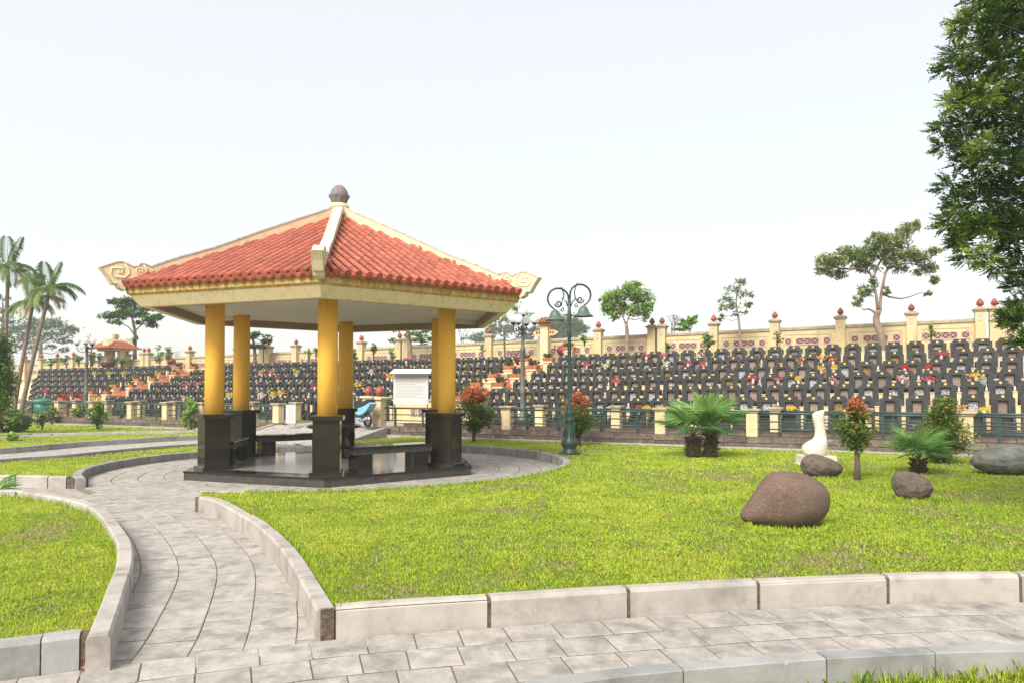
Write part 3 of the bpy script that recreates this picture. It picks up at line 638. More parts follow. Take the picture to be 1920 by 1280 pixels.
def dripmesh():
    m = MB(); w_ = 0.062; pr = [(-w_, 0.012), (w_, 0.012), (w_ * 0.92, -0.030), (w_ * 0.45, -0.058), (0, -0.072), (-w_ * 0.45, -0.058), (-w_ * 0.92, -0.030)]
    n = len(pr); m.add([(x, -0.012, z) for x, z in pr] + [(x, 0.006, z) for x, z in pr], [tuple(range(n))[::-1], tuple(range(n, 2 * n))] + [(i, (i + 1) % n, n + (i + 1) % n, n + i) for i in range(n)])
    m.add([(x * 0.62, -0.019, z * 0.62 - 0.008) for x, z in pr] + [(x * 0.62, -0.012, z * 0.62 - 0.008) for x, z in pr], [tuple(range(n))[::-1]] + [(i, (i + 1) % n, n + (i + 1) % n, n + i) for i in range(n)])
    n2 = 5; vs = []
    for y in (-0.005, 0.30):
        for i in range(n2 + 1): t = i / n2; vs.append((-w_ + 2 * w_ * t, y, 0.014 - 0.028 * math.sin(PI * t)))
    m.add(vs, [(i, i + 1, n2 + 2 + i, n2 + 1 + i) for i in range(n2)], True)
    return recalc(m.mesh('drip_tile', M_['tile']))
dm = dripmesh(); allt = []; drips = []
for k in range(6):
    c0, c1 = hexpt(k, RE, ZE), hexpt(k + 1, RE, ZE); mid = (c0 + c1) / 2; ex = (c1 - c0).normalized()
    outd = Vector((mid.x, mid.y, 0)).normalized(); topp = Vector((outd.x * RA * apo, outd.y * RA * apo, ZA)); up = (topp - mid); SL = up.length; up.normalize()
    nz = ex.cross(up).normalized()
    if nz.z < 0: nz = -nz
    for r_ in range(NR):
        t = -RE / 2 + (r_ + 0.5) * sp; smax = SL * (1 - max(0, abs(t) - 0.02) / (RE / 2)) + 0.04
        s = -0.03; first = True
        while s < smax - 0.03:
            wob = random.uniform(-0.002, 0.002)
            M = Matrix.Translation(mid + ex * (t + wob) + up * s + nz * (0.032 + random.uniform(0, 0.003))) @ Matrix((ex, up, nz)).transposed().to_4x4()
            allt.append((k, (GC + mid + ex * t + up * s - Vector((0, 0, EYE))).length, M, first, min(1.0, (smax - s) / tl))); s += tl; first = False
    for r_ in range(NR + 1):
        t = -RE / 2 + r_ * sp
        if abs(t) > RE / 2 - 0.05: t *= 0.985
        M = Matrix.Translation(mid + ex * t - up * 0.028 + nz * 0.004) @ Matrix((ex, up, nz)).transposed().to_4x4()
        drips.append((k, M))
vis = [t for t in allt if t[0] in (0, 5)]
eav = [t for t in vis if t[3]]; rest = sorted([t for t in vis if not t[3]], key=lambda t: t[1])
for t in eav: link('eave_tile', tme, roof, t[2])
for t in rest[:300]: link('roof_tile', tm, roof, t[2])
def joined(name, items, parent, m):
    b = MB()
    for me_, M in items: b.add([v.co.copy() for v in me_.vertices], [tuple(p.vertices) for p in me_.polygons], True, M)
    o = link(name, b.mesh(name, m), parent); o['kind'] = 'stuff'; return o
joined('more_roof_tiles', [(tm, t[2]) for t in rest[300:]] + [((tme if t[3] else tm), t[2]) for t in allt if t[0] not in (0, 5)], roof, M_['tile'])
for k, M in drips:
    if k in (0, 5): link('drip_tile', dm, roof, M)
joined('more_drip_tiles', [(dm, M) for k, M in drips if k not in (0, 5)], roof, M_['tile'])
# hip ridges with scrolled ends, outline in (radius, height)
prof = [(0.16, 5.215), (1.50, 4.60), (2.47, 4.13), (3.10, 3.875), (3.50, 3.69), (3.60, 3.73), (3.68, 3.735), (3.72, 3.685), (3.80, 3.665), (3.87, 3.70), (3.98, 3.735), (4.06, 3.715), (4.31, 3.60), (4.21, 3.47), (4.13, 3.33), (4.05, 3.33), (4.03, 3.27), (3.93, 3.235), (3.90, 3.30), (0.16, 4.98)]
th = 0.075
def xz(poly, t, name, m, parent, M, y0=0.0):
    b = MB(); n = len(poly)
    b.add([(r, y0 - t, z) for r, z in poly] + [(r, y0 + t, z) for r, z in poly], [tuple(range(n)), tuple(range(n, 2 * n))[::-1]] + [(i, (i + 1) % n, n + (i + 1) % n, n + i) for i in range(n)])
    me_ = b.mesh(name, m); bm = bmesh.new(); bm.from_mesh(me_); bmesh.ops.triangulate(bm, faces=[f for f in bm.faces if len(f.verts) > 4]); bmesh.ops.recalc_face_normals(bm, faces=bm.faces); bm.to_mesh(me_); bm.free()
    return link(name, me_, parent, M)
scr1 = [(3.95, 3.47), (4.02, 3.50), (4.06, 3.55), (4.02, 3.60), (3.95, 3.595), (3.91, 3.55), (3.90, 3.47), (3.94, 3.42), (4.02, 3.415), (4.10, 3.45), (4.14, 3.52), (4.12, 3.60), (4.05, 3.66), (3.97, 3.67), (3.90, 3.64)]
scr1 = [(4.02, 3.565), (4.02, 3.525), (3.965, 3.525), (3.955, 3.61), (4.12, 3.60), (4.14, 3.50), (4.08, 3.445), (3.93, 3.45), (3.86, 3.53), (3.875, 3.62), (3.93, 3.685)]
scr2 = [(3.70, 3.61), (3.70, 3.58), (3.655, 3.58), (3.645, 3.635), (3.73, 3.64), (3.755, 3.585), (3.72, 3.54), (3.63, 3.545), (3.59, 3.60), (3.60, 3.66), (3.64, 3.70)]
for k in range(6):
    a = PH + k * PI / 3; M = Matrix.Rotation(a, 4, 'Z')
    h = xz(prof, th, 'hip_ridge', M_['ridge'], gz, M)
    # capping moulding along the top, weathered
    b = MB(); top = prof[:5]
    vs = []
    for (r, z) in top: vs += [(r, -th - 0.012, z - 0.005), (r, th + 0.012, z - 0.005), (r, th + 0.012, z + 0.022), (r, -th - 0.012, z + 0.022)]
    fs = []
    for i in range(len(top) - 1):
        for j in range(4): j2 = (j + 1) % 4; fs.append((i * 4 + j, i * 4 + j2, i * 4 + 4 + j2, i * 4 + 4 + j))
    fs += [(0, 1, 2, 3), tuple(4 * (len(top) - 1) + j for j in (3, 2, 1, 0))]
    b.add(vs, fs); link('ridge_cap', recalc(b.mesh('ridge_cap', M_['ridgetop'])), h)
    for sgn in (-1, 1):
        for sc in (scr1, scr2):
            p3 = [Vector((r, sgn * (th + 0.004), z)) for r, z in sc]; sm_ = p3
            b = MB(); b.tube(sm_, 0.014, 5); link('scroll', b.mesh('scroll', M_['ridge']), h)
        edge = [Vector((r, sgn * (th + 0.003), z)) for r, z in [(3.50, 3.675), (3.60, 3.715), (3.68, 3.72), (3.72, 3.67), (3.80, 3.65), (3.87, 3.685), (3.98, 3.72), (4.06, 3.70), (4.29, 3.592), (4.20, 3.475), (4.12, 3.345), (4.05, 3.345), (4.02, 3.285), (3.95, 3.25)]]
        b = MB(); b.tube(edge, 0.013, 4, smooth=False); link('edge_moulding', b.mesh('edge_moulding', M_['ridgeline']), h)
# finial: ring, lotus cup, bud
fz = 5.16
fo = MB().lathe([(0.22, -0.08), (0.22, 0.02), (0.185, 0.03), (0.185, 0.075), (0.20, 0.085), (0.20, 0.12), (0.17, 0.13), (0.17, 0.16), (0.12, 0.165)], 28).build('finial', M_['ridge'], gz, Matrix.Translation((0, 0, fz)))
b = MB(); b.lathe([(0.10, 0.16), (0.135, 0.19), (0.16, 0.26), (0.175, 0.33), (0.172, 0.40), (0.145, 0.46), (0.10, 0.515), (0.05, 0.545), (0.0, 0.555)], 28); b.build('bud', M_['finial'], fo)
for i in range(8):
    a = 2 * PI * (i + 0.3) / 8; m = MB(); vs = []; nn = 6
    for j in range(6):
        v = j / 5; wdt = (0.055 + 0.035 * v) * (1 if j < 5 else 0.92); rad = 0.125 + 0.085 * v ** 0.65; z = 0.165 + 0.185 * v
        for i2 in range(nn + 1):
            u = -1 + 2 * i2 / nn; zz = z - (0.05 * u * u * v ** 3); vs.append((rad - 0.022 * u * u + (0.008 if j == 5 else 0), wdt * u * 1.05, zz))
    fs = [(j * (nn + 1) + i2, j * (nn + 1) + i2 + 1, (j + 1) * (nn + 1) + i2 + 1, (j + 1) * (nn + 1) + i2) for j in range(5) for i2 in range(nn)]
    m.add(vs, fs, True, Matrix.Rotation(a, 4, 'Z')); me_ = m.mesh('petal', M_['finial']); o = link('petal', me_, fo); md = o.modifiers.new('s', 'SOLIDIFY'); md.thickness = 0.012

# benches between columns and the stone table
def bench(k, label, L=1.62, rin=0.0, dshift=0.0):
    p0, p1 = hexpt(k, RC), hexpt(k + 1, RC); mid = (p0 + p1) / 2; d = p1 - p0; outw = mid.normalized()
    pos = GC + mid - outw * rin + d.normalized() * dshift + Vector((0, 0, PZ)); rz = math.atan2(d.y, d.x)
    t = empty('stone_bench', pos, rz, label, 'bench', 'black granite benches inside the gazebo')
    MB().box((0, 0, 0.425), (L, 0.42, 0.04), ch=0.005).build('seat', M_['granite'], t)
    MB().box((0, 0, 0.355), (L - 0.03, 0.36, 0.095)).build('apron', M_['granite_rough'], t)
    for sx in (-1, 1): MB().box((sx * (L / 2 - 0.24), 0, 0.153), (0.30, 0.32, 0.306)).build('leg', M_['granite'], t)
    return t
bench(0, 'front right black granite bench between the front and right columns', 1.62, 0.03)
bench(4, 'black granite bench half hidden behind the front left column base', 1.5, 0.06)
bench(3, 'rear black granite bench left of the round stone table', 1.75, 0.05, 0.05)
tt = empty('stone_table', Vector((-3.75, 15.75, PZ)), 0.2, 'round black stone table with curved legs behind the front column', 'table')
MB().lathe([(0.50, 0.62), (0.56, 0.64), (0.56, 0.675), (0.54, 0.69)], 36).build('table_top', M_['granite'], tt)
MB().lathe([(0.34, 0), (0.34, 0.05), (0.30, 0.06)], 24).build('base', M_['granite'], tt)
for i in range(4):
    a = PI / 4 + i * PI / 2; M = Matrix.Rotation(a, 4, 'Z'); b = MB(); pts = [(0.28, 0.06), (0.40, 0.10), (0.43, 0.25), (0.38, 0.40), (0.42, 0.56), (0.46, 0.62), (0.24, 0.62), (0.22, 0.40), (0.26, 0.24), (0.18, 0.10)]
    xz(pts, 0.06, 'leg', M_['granite'], tt, M)
pz = at(851, 800, 14.6); 
tag(MB().tube([(0, 0, 0), (0.01, 0, 0.28)], 0.022, 10).build('blue_tube', M_['blueplastic'], None, Matrix.Translation(Vector((-1.22, 15.0, 0.60)))), 'short blue plastic tube standing on the bench end by the right column', 'tube')
# ============================================================ FENCES, TERRACES, GRAVES, BACK WALL
TM = Matrix.Rotation(TH, 4, 'Z')
def Wm(a, b, z): return Matrix.Translation(W(a, b, z)) @ TM       # local x runs along the terraces, y into the hill
ZF = 0.44
# --- front stone retaining wall in single blocks
blk = {}
def block(kind, L, H, D):
    key = (kind, round(L, 2), round(H, 3))
    if key not in blk: blk[key] = [recalc(rough_block(L, H, D)) for _ in range(3)]
    return random.choice(blk[key])
def rough_block(L, H, D):
    b = MB(); j = lambda: random.uniform(-0.008, 0.008); g = 0.006; vs = []
    for y, ch in ((0.0, 0.0),):
        pass
    x0, x1, z0, z1 = -L / 2 + g, L / 2 - g, g, H - g
    nx = 3; top = []; bot = []
    for i in range(nx + 1):
        x = x0 + (x1 - x0) * i / nx; y = j(); vs += [(x, y, z0 + abs(j()) * 0.4), (x, y + 0.004 + j() * 0.5, (z0 + z1) / 2), (x, y + j() * 0.5, z1 - abs(j()) * 0.4), (x, D, z1 - abs(j()) * 0.4), (x, D, z0)]
    fs = []
    for i in range(nx):
        for k in range(5): k2 = (k + 1) % 5; fs.append((i * 5 + k, i * 5 + k2, i * 5 + 5 + k2, i * 5 + 5 + k))
    fs += [(4, 3, 2, 1, 0), tuple(nx * 5 + k for k in range(5))]
    b.add(vs, fs); return b.mesh('stone_block', M_['stonewall'])
def stone_wall(a0, a1, bb, z0, courses, label, L=0.62, H=0.155, off=0.0):
    root = empty('stone_wall', W(a0, bb, 0), TH, label, 'stone wall')
    MB().box(((a1 - a0) / 2, 0.16, (z0 + z0 + courses * H) / 2 - 0.004), (a1 - a0, 0.26, courses * H + 0.0)).build('core', M_['mortar'], root)
    for c in range(courses):
        a = 0.0 if c % 2 == 0 else -L * 0.45
        while a < a1 - a0:
            l = random.choice([0.55, 0.62, 0.75]) if L > 0.5 else L
            s, e = max(0, a), min(a1 - a0, a + l)
            if e - s > 0.1: link('stone_block', block('b', round(e - s, 1) if e - s == l else round(e - s, 2), H, 0.2), root, Matrix.Translation(((s + e) / 2, -0.008 + random.uniform(-0.006, 0.006) + off * c, z0 + c * H)))
            a = e if a >= 0 or True else a
            a = s + (e - s)
    return root
stone_wall(-13.9, 6.0, BF - 0.17, 0.13, 2, 'low brown stone wall under the right fence')
stone_wall(-36.0, -18.4, BF - 0.17, 0.13, 2, 'low brown stone wall under the left fence')
sw = stone_wall(-13.6, 6.0, BF + 0.06, 0.44, 1, 'set back top course of brown stone behind the right fence posts', H=0.10)
# pale edging strip at the lawn foot of the wall
for a0, a1, lb in ((-13.9, 6.0, 'thin pale kerb at the foot of the right stone wall'), (-36, -18.4, 'thin pale kerb at the foot of the left stone wall')):
    pth = Path2([tuple(W(a0, BF - 0.40).xy), tuple(W((a0 + a1) / 2, BF - 0.40).xy), tuple(W(a1, BF - 0.40).xy)], 4)
    kerb('kerb', pth, 0, pth.len, 1, 0.12, 0.19, 1.6, M_['kerb'], lb, chamf=0.008)
# entrance ramp (raised paving) with pale kerb stones at its sides
b = MB(); sec = [(BF - 2.4, 0.02), (BF - 0.35, 0.385), (22.6, 0.40)]
for a in (-18.5, -14.0):
    for bb, z in sec: b.v.append(tuple(W(a, bb, z)))
    for bb, z in sec: b.v.append(tuple(W(a, bb, -0.05)))
b.f = [(0, 1, 7, 6), (1, 2, 8, 7), (0, 6, 9, 3), (2, 5, 11, 8), (0, 3, 4, 1), (1, 4, 5, 2), (6, 7, 10, 9), (7, 8, 11, 10)]; b.sm = [False] * 8
tag(link('entrance_ramp', recalc(b.mesh('entrance_ramp', M_['slab']))), 'paved ramp rising to the cemetery entrance between the fences', kind='structure')
for a, lb in ((-14.0, 'pale sloping kerb on the right of the entrance ramp'), (-18.62, 'pale sloping kerb on the left of the entrance ramp')):
    rt = empty('kerb', (0, 0, 0), label=lb, kind='structure')
    for q in range(3):
        s0_, s1_ = BF - 2.45 + 0.68 * q + 0.004, BF - 2.45 + 0.68 * (q + 1) - 0.004; za, zb_ = 0.06 + 0.175 * (s0_ - BF + 2.45), 0.06 + 0.175 * (s1_ - BF + 2.45); b = MB()
        b.v = [tuple(W(a + da, bb, z)) for bb, zz in ((s0_, za), (s1_, zb_)) for da, z in ((0, -0.05), (0.12, -0.05), (0.12, zz), (0, zz))]
        b.f = [(0, 1, 2, 3), (7, 6, 5, 4), (0, 4, 5, 1), (1, 5, 6, 2), (2, 6, 7, 3), (3, 7, 4, 0)]; b.sm = [False] * 6
        link('kerb_stone', recalc(b.mesh('kerb_stone', M_['kerb'])), rt)
b = MB(); b.v = [tuple(W(-44, 19.2, 0.36)), tuple(W(8, 19.2, 0.36)), tuple(W(8, 22.4, 0.36)), tuple(W(-44, 22.4, 0.36))]; b.f = [(0, 1, 2, 3)]; b.sm = [False]
tag(link('verge', b.mesh('verge', M_['soil'])), 'dull grass strip between the front fence and the first row of graves', kind='structure')

# --- green railings between cream pillars
pil_m = MB().box((0, 0, 0.29), (0.26, 0.26, 0.58)).mesh('pillar', M_['post'])
b = MB(); b.box((0, 0, 0.60), (0.32, 0.32, 0.05), ch=0.01); b.box((0, 0, 0.645), (0.38, 0.38, 0.05), ch=0.015); cap_m = b.mesh('pillar_cap', M_['coping'])
bmb = MB().box((0, -0.131, 0.30), (0.14, 0.006, 0.40)).mesh('panel', M_['post'])
def railing(a_list, bb, z, label, front=True, h=0.60):
    root = empty('railing_fence', W(a_list[0], bb, z), TH, label, 'fence')
    a0 = a_list[0]
    for i, a in enumerate(a_list):
        p = link('pillar', pil_m, root, Matrix.Translation((a - a0, 0, 0))); link('pillar_cap', cap_m, p, Matrix.Rotation(random.uniform(-0.02, 0.02), 4, 'X')); link('panel', bmb, p)
    for i in range(len(a_list) - 1):
        s, e = a_list[i] - a0 + 0.13, a_list[i + 1] - a0 - 0.13
        for zz, r_ in ((0.56, 0.027), (0.36, 0.016), (0.18, 0.016)):
            b = MB(); b.tube([(s, -0.02, zz), (e, -0.02, zz)], r_, 8)
            if front:
                for x in (s + 0.05, e - 0.05): b.lathe([(0.0, -0.035), (0.035, -0.015), (0.035, 0.015), (0.0, 0.035)], 8, c=(x, -0.02, zz), cap=False)
            link('rail', b.mesh('rail', M_['green']), root)
        n = max(2, int((e - s) / 0.8)); 
        for k in range(n):
            x = s + (e - s) * (k + 0.5) / n; link('rail_post', MB().box((x, -0.02, 0.29), (0.05, 0.035, 0.60)).mesh('rail_post', M_['green']), root)
    return root
A_R = [xb(x, BF)[0] for x in (712, 800, 875, 952, 1085, 1239, 1410, 1597, 1809)] + [3.55, 5.8]
A_R[1] = A_R[0] + (A_R[3] - A_R[0]) / 2; del A_R[2]
A_L = [xb(x, BF)[0] for x in (43, 112, 176, 248, 314, 380)] + [-20.5 + 0.0, xb(522, BF)[0]]
A_L = sorted(A_L); A_L = [a for i, a in enumerate(A_L) if i == 0 or a - A_L[i - 1] > 1.0]
A_L = [A_L[0] - 2.2] + A_L
railing(A_R, BF, ZF, 'green railing fence with cream pillars right of the entrance, on the stone wall')
railing(A_L, BF, ZF, 'green railing fence with cream pillars left of the entrance, on the stone wall')
railing([-12.2, -9.9, -7.4, -5.1, -2.9, -0.7, 1.5, 3.7], BF + 2.2, 0.43, 'second green railing behind the right fence, close to the first graves', False)
railing([-38.0, -35.6, -33.2, -31.0, -28.8, -26.6, -24.4, -22.2, -20.0], BF + 2.2, 0.43, 'second green railing behind the left fence, close to the first graves', False)

fin_m = MB().lathe([(0.0, 0), (0.10, 0.0), (0.10, 0.025), (0.065, 0.04), (0.065, 0.055), (0.115, 0.09), (0.135, 0.15), (0.128, 0.21), (0.095, 0.275), (0.05, 0.325), (0.018, 0.36), (0.0, 0.375)], 16, cap=False)
for i in range(7):        # low petals on the bud
    a = 2 * PI * i / 7; fin_m.tube([(0.10 * math.cos(a), 0.10 * math.sin(a), 0.08), (0.125 * math.cos(a), 0.125 * math.sin(a), 0.15), (0.095 * math.cos(a), 0.095 * math.sin(a), 0.25)], [0.02, 0.024, 0.006], 5)
fin_m = fin_m.mesh('finial', M_['finred'])
# entrance: two pillars with red finials, low cream wall with red lattice
for (a, bb, w_, lb) in ((xb(712, BF - 0.1)[0], BF - 0.1, 0.30, 'front cream entrance pillar with red lotus finial beside the scooter'), (xb(691, BF + 2.3)[0], BF + 2.3, 0.30, 'rear cream entrance pillar with red lotus finial beside the scooter')):
    p = empty('gate_pillar', W(a, bb, 0.41), TH, lb, 'pillar')
    MB().box((0, 0, 0.43), (w_, w_, 0.86)).build('shaft', M_['post'], p); MB().box((0, 0, 0.895), (w_ + 0.14, w_ + 0.14, 0.07), ch=0.02).build('pillar_cap', M_['post'], p)
    link('finial', fin_m, p, Matrix.Translation((0, 0, 0.925)))
def lattice_window(parent, x, z, w_, h_, y=0.0):
    f = MB(); t = 0.035
    for (cx, cz, dx, dz) in ((x, z + h_ / 2, w_ + t, t), (x, z - h_ / 2, w_ + t, t), (x - w_ / 2, z, t, h_ - t), (x + w_ / 2, z, t, h_ - t)): f.box((cx, y - 0.012, cz), (dx, 0.03, dz))
    fr = f.build('window_frame', M_['pinkwhite'], parent)
    MB().box((x, y - 0.005, z), (w_ - t, 0.006, h_ - t)).build('red_panel', M_['redpaint'], fr)
    lt = MB(); n = max(1, round(w_ / h_)); cw = (w_ - t) / n
    for i in range(n):
        cx = x - (w_ - t) / 2 + cw * (i + 0.5)
        for s in (-1, 1): lt.tube([(cx - cw / 2, y - 0.011, z - s * (h_ - t) / 2), (cx + cw / 2, y - 0.011, z + s * (h_ - t) / 2)], 0.013, 4, smooth=False)
        lt.box((cx, y - 0.012, z), (0.04, 0.012, 0.04), None)
        if i: lt.box((cx - cw / 2, y - 0.008, z), (0.016, 0.012, h_ - t))
    lt.build('lattice', M_['pinkwhite'], fr)
lw = empty('low_wall', W(-14.2, BF + 2.3, 0.42), TH, 'low cream wall with three red lattice openings behind the entrance railing', 'wall')
MB().box((0.4, 0.1, 0.38), (3.6, 0.18, 0.76)).build('wall_body', M_['wall'], lw); MB().box((0.4, 0.1, 0.79), (3.7, 0.28, 0.06), ch=0.01).build('coping', M_['coping'], lw)
for x, w_ in ((-0.55, 0.2), (-0.12, 0.46), (0.33, 0.2), (0.9, 0.2), (1.35, 0.46), (1.8, 0.2)): lattice_window(lw, x, 0.40, w_, 0.26)

# --- terraces
B0, DB, RZ, TZ0 = 22.9, 1.18, 0.354, 1.24
def rise(a): return 0.0155 * max(0, a + 12.0) if a > -12 else 0.004 * (a + 12) 
def ztop(i, a): return TZ0 + RZ * i + rise(a) * (1 if a > -12 else i / 5)
TH_ = 0.93
for i in range(7):
    b = MB(); aa = [-50 + 1.0 * k for k in range(59)]
    b0 = B0 + DB * i - 0.62 - (0.6 if i == 0 else 0); b1 = B0 + DB * i + (0.56 if i < 6 else 6.0)
    for a in aa:
        z = ztop(i, a) - TH_; zl = (ztop(i - 1, a) - TH_ - 0.1) if i else 0.2
        if i == 6: z = ztop(5, a) - TH_ + 0.30
        b.v += [tuple(W(a, b0, zl)), tuple(W(a, b0, z)), tuple(W(a, b1, z))]
    for k in range(len(aa) - 1):
        for j in range(2): b.f.append((k * 3 + j, k * 3 + 3 + j, k * 3 + 4 + j, k * 3 + 1 + j)); b.sm.append(False)
    tag(link('terrace', recalc(b.mesh('terrace', M_['tomb'] if i == 0 else (M_['post'] if i < 6 else M_['soil'])))), ['lowest', 'second', 'third', 'fourth', 'fifth', 'highest', 'planted top'][i] + ' terrace step of the cemetery hillside', kind='structure')

# --- gravestones
def tomb_meshes():
    hw, hs, nw = 0.270, 0.165, 0.115
    out_ = [(-hw, 0), (hw, 0), (hw, 0.815), (hw - 0.02, 0.835), (hs + 0.03, 0.85), (hs + 0.015, 0.90), (hs - 0.005, 0.93), (-hs + 0.005, 0.93), (-hs - 0.015, 0.90), (-hs - 0.03, 0.85), (-hw + 0.02, 0.835), (-hw, 0.815)]
    b = MB(); n = len(out_)
    nz0, nz1 = 0.42, 0.76
    inn = [(-nw, nz0), (nw, nz0), (nw, nz1), (-nw, nz1)]
    D = 0.34
    vs = [(x, 0, z) for x, z in out_] + [(x, D, z) for x, z in out_] + [(x, 0, z) for x, z in inn] + [(x, 0.07, z) for x, z in inn]
    fs = [(n + i, n + (i + 1) % n, (i + 1) % n, i) for i in range(n)] + [tuple(n + i for i in range(n))[::1]]
    I = 2 * n
    fs += [(0, 1, I + 1, I + 0), (1, 2, 3, 4, 5, I + 2, I + 1), (5, 6, 7, 8, I + 3, I + 2), (8, 9, 10, 11, 0, I + 0, I + 3)]
    fs += [(I, I + 1, I + 5, I + 4), (I + 1, I + 2, I + 6, I + 5), (I + 2, I + 3, I + 7, I + 6), (I + 3, I, I + 4, I + 7), (I + 4, I + 5, I + 6, I + 7)]
    b.add(vs, fs)
    head = recalc(b.mesh('headstone', M_['tomb']))
    # stepped brow over the niche, raised lettering panel under it, arms reaching forward
    b = MB(); b.box((0, -0.02, 0.785), (0.30, 0.05, 0.03)); b.box((-0.135, -0.018, 0.60), (0.03, 0.04, 0.34)); b.box((0.135, -0.018, 0.60), (0.03, 0.04, 0.34)); b.box((0, -0.05, 0.40), (0.34, 0.12, 0.035))
    frame = b.mesh('niche_frame', M_['tomb'])
    b = MB()
    for s in (-1, 1):
        x = s * 0.215; w_ = 0.035
        b.add([(x - w_, 0, 0), (x + w_, 0, 0), (x + w_, -0.40, 0), (x - w_, -0.40, 0), (x - w_, 0, 0.44), (x + w_, 0, 0.44), (x + w_, -0.36, 0.24), (x - w_, -0.36, 0.24), (x + w_, -0.40, 0.20), (x - w_, -0.40, 0.20)],
              [(4, 5, 6, 7), (7, 6, 8, 9), (9, 8, 2, 3), (1, 2, 8, 6, 5), (0, 4, 7, 9, 3), (0, 1, 5, 4), (3, 2, 1, 0)])
    b.box((0, -0.20, 0.09), (0.36, 0.36, 0.18))
    arms = recalc(b.mesh('side_arms', M_['tomb']))
    med = MB().lathe([(0.038, 0), (0.038, 0.010), (0.030, 0.014)], 12, Matrix.Translation((0, -0.001, 0.865)) @ Matrix.Rotation(PI / 2, 4, 'X')).mesh('medallion', M_['gold'])
    pl = {}
    for nm, m in (('pink', 'pink'), ('etched', 'etched'), ('gilt', 'goldplaque')):
        pl[nm] = MB().box((0, 0.062, 0.585), (0.20 if nm == 'pink' else 0.215, 0.012, 0.30)).mesh('plaque', M_[m])
    b = MB(); b.box((0, 0, 0.31), (0.105, 0.12, 0.62)); b.box((0, -0.005, 0.63), (0.125, 0.14, 0.025)); post = b.mesh('side_post', M_['post'])
    vase = MB().lathe([(0.018, 0), (0.034, 0.03), (0.036, 0.07), (0.016, 0.11), (0.024, 0.135)], 8, Matrix.Translation((0, -0.02, 0.643))).mesh('vase', M_['white'])
    return head, frame, arms, med, pl, post, vase
HEAD, FRAME, ARMS, MED, PLQ, POST, VASE = tomb_meshes()
SP = 0.648
ords = ['lowest', 'second', 'third', 'fourth', 'fifth', 'highest']
tombs = []
stR = [xb(x, B0 + DB * i)[0] + 0.28 for i, x in enumerate([914, 918, 961, 995, 1025, 1046])]
stL = [-15.2 - 0.0 * i for i in range(6)]
for i in range(6):
    B_ = B0 + DB * i
    a = stR[i]; k = 1
    while a < 4.8: tombs.append((i, a, B_, 'R', k)); a += SP; k += 1
    a = stL[i] if i else -17.2; k = 1
    while a > -33.95: tombs.append((i, a, B_, 'M', k)); a -= SP; k += 1
    a = -37.2; k = 1
    while a > xb(66, B_)[0]: tombs.append((i, a, B_, 'L', k)); a -= SP; k += 1
def vis_t(t):
    p = W(t[1], t[2]); px = 960 + FPX * p.x / p.y; return -60 < px < 1990
tombs = [t for t in tombs if vis_t(t)]
tombs.sort(key=lambda t: W(t[1], t[2], ztop(t[0], t[1])).length)
bloc = {'R': 'right of the main stairs', 'M': 'between the two stairways', 'L': 'left of the far stairway'}
def ordn(k): return f"{k}{'th' if 10 <= k % 100 <= 20 else {1: 'st', 2: 'nd', 3: 'rd'}.get(k % 10, 'th')}"
far = [MB() for _ in range(5)]; ttab = {}
fi = dict(zip((id(HEAD), id(FRAME), id(ARMS), id(MED), id(POST)), range(5)))
for n_, (i, a, B_, blk_, k) in enumerate(tombs):
    z = ztop(i, a) - 0.93; kd = random.choices(['pink', 'etched', 'gilt'], [0.58, 0.39, 0.03])[0]; jz = random.uniform(-0.006, 0.006); rz = TH + random.uniform(-0.012, 0.012)
    M = Matrix.Translation(W(a, B_, z + jz)) @ Matrix.Rotation(rz, 4, 'Z')
    if n_ < 300:
        look = {'pink': 'pinkish stone plaque', 'etched': 'white etched plaque', 'gilt': 'gilt plaque'}[kd]
        edge = 'nearest' if k == 1 else ordn(k)
        t = empty('gravestone', (0, 0, 0), 0, f'charcoal gravestone with {look}, {edge} {bloc[blk_]} in the {ords[i]} row', 'gravestone', 'gravestones in rows on the terraces')
        t.matrix_world = M
        h = link('headstone', HEAD, t); link('niche_frame', FRAME, h); link('plaque', PLQ[kd], h); link('medallion', MED, h); link('side_arms', ARMS, t)
        link('side_post', POST, t, Matrix.Translation((SP / 2, 0.03, 0)))
        if random.random() < 0.07: link('vase', VASE, t, Matrix.Translation((SP / 2, 0.03, 0)))
    else:
        for q, me_ in enumerate((HEAD, FRAME, ARMS, MED, POST)):
            Mx = M @ (Matrix.Translation((SP / 2, 0.03, 0)) if q == 4 else Matrix.Identity(4))
            far[q].add([v.co.copy() for v in me_.vertices], [tuple(p.vertices) for p in me_.polygons], False, Mx)
        far[0 if kd == 'x' else 1].add([], []); 
        pm = PLQ[kd]; ttab.setdefault(kd, MB()).add([v.co.copy() for v in pm.vertices], [tuple(p.vertices) for p in pm.polygons], False, M)
ms = ['tomb', 'tomb', 'tomb', 'gold', 'post']
allb = MB(); mi = []; 
for q in range(5): allb.add(far[q].v, far[q].f); mi += [{'tomb': 0, 'gold': 1, 'post': 2}[ms[q]]] * len(far[q].f)
for kd, b in ttab.items(): allb.add(b.v, b.f); mi += [{'pink': 3, 'etched': 4, 'gilt': 5}[kd]] * len(b.f)
me_ = allb.mesh('far_gravestones', [M_['tomb'], M_['gold'], M_['post'], M_['pink'], M_['etched'], M_['goldplaque']]); me_.polygons.foreach_set('material_index', mi)
tag(link('far_gravestones', me_), 'mass of farther charcoal gravestones on the left terraces', 'gravestones', kind='stuff')
print('tombs', len(tombs))
for i in range(6):      # posts that close each row at the stairs
    pass

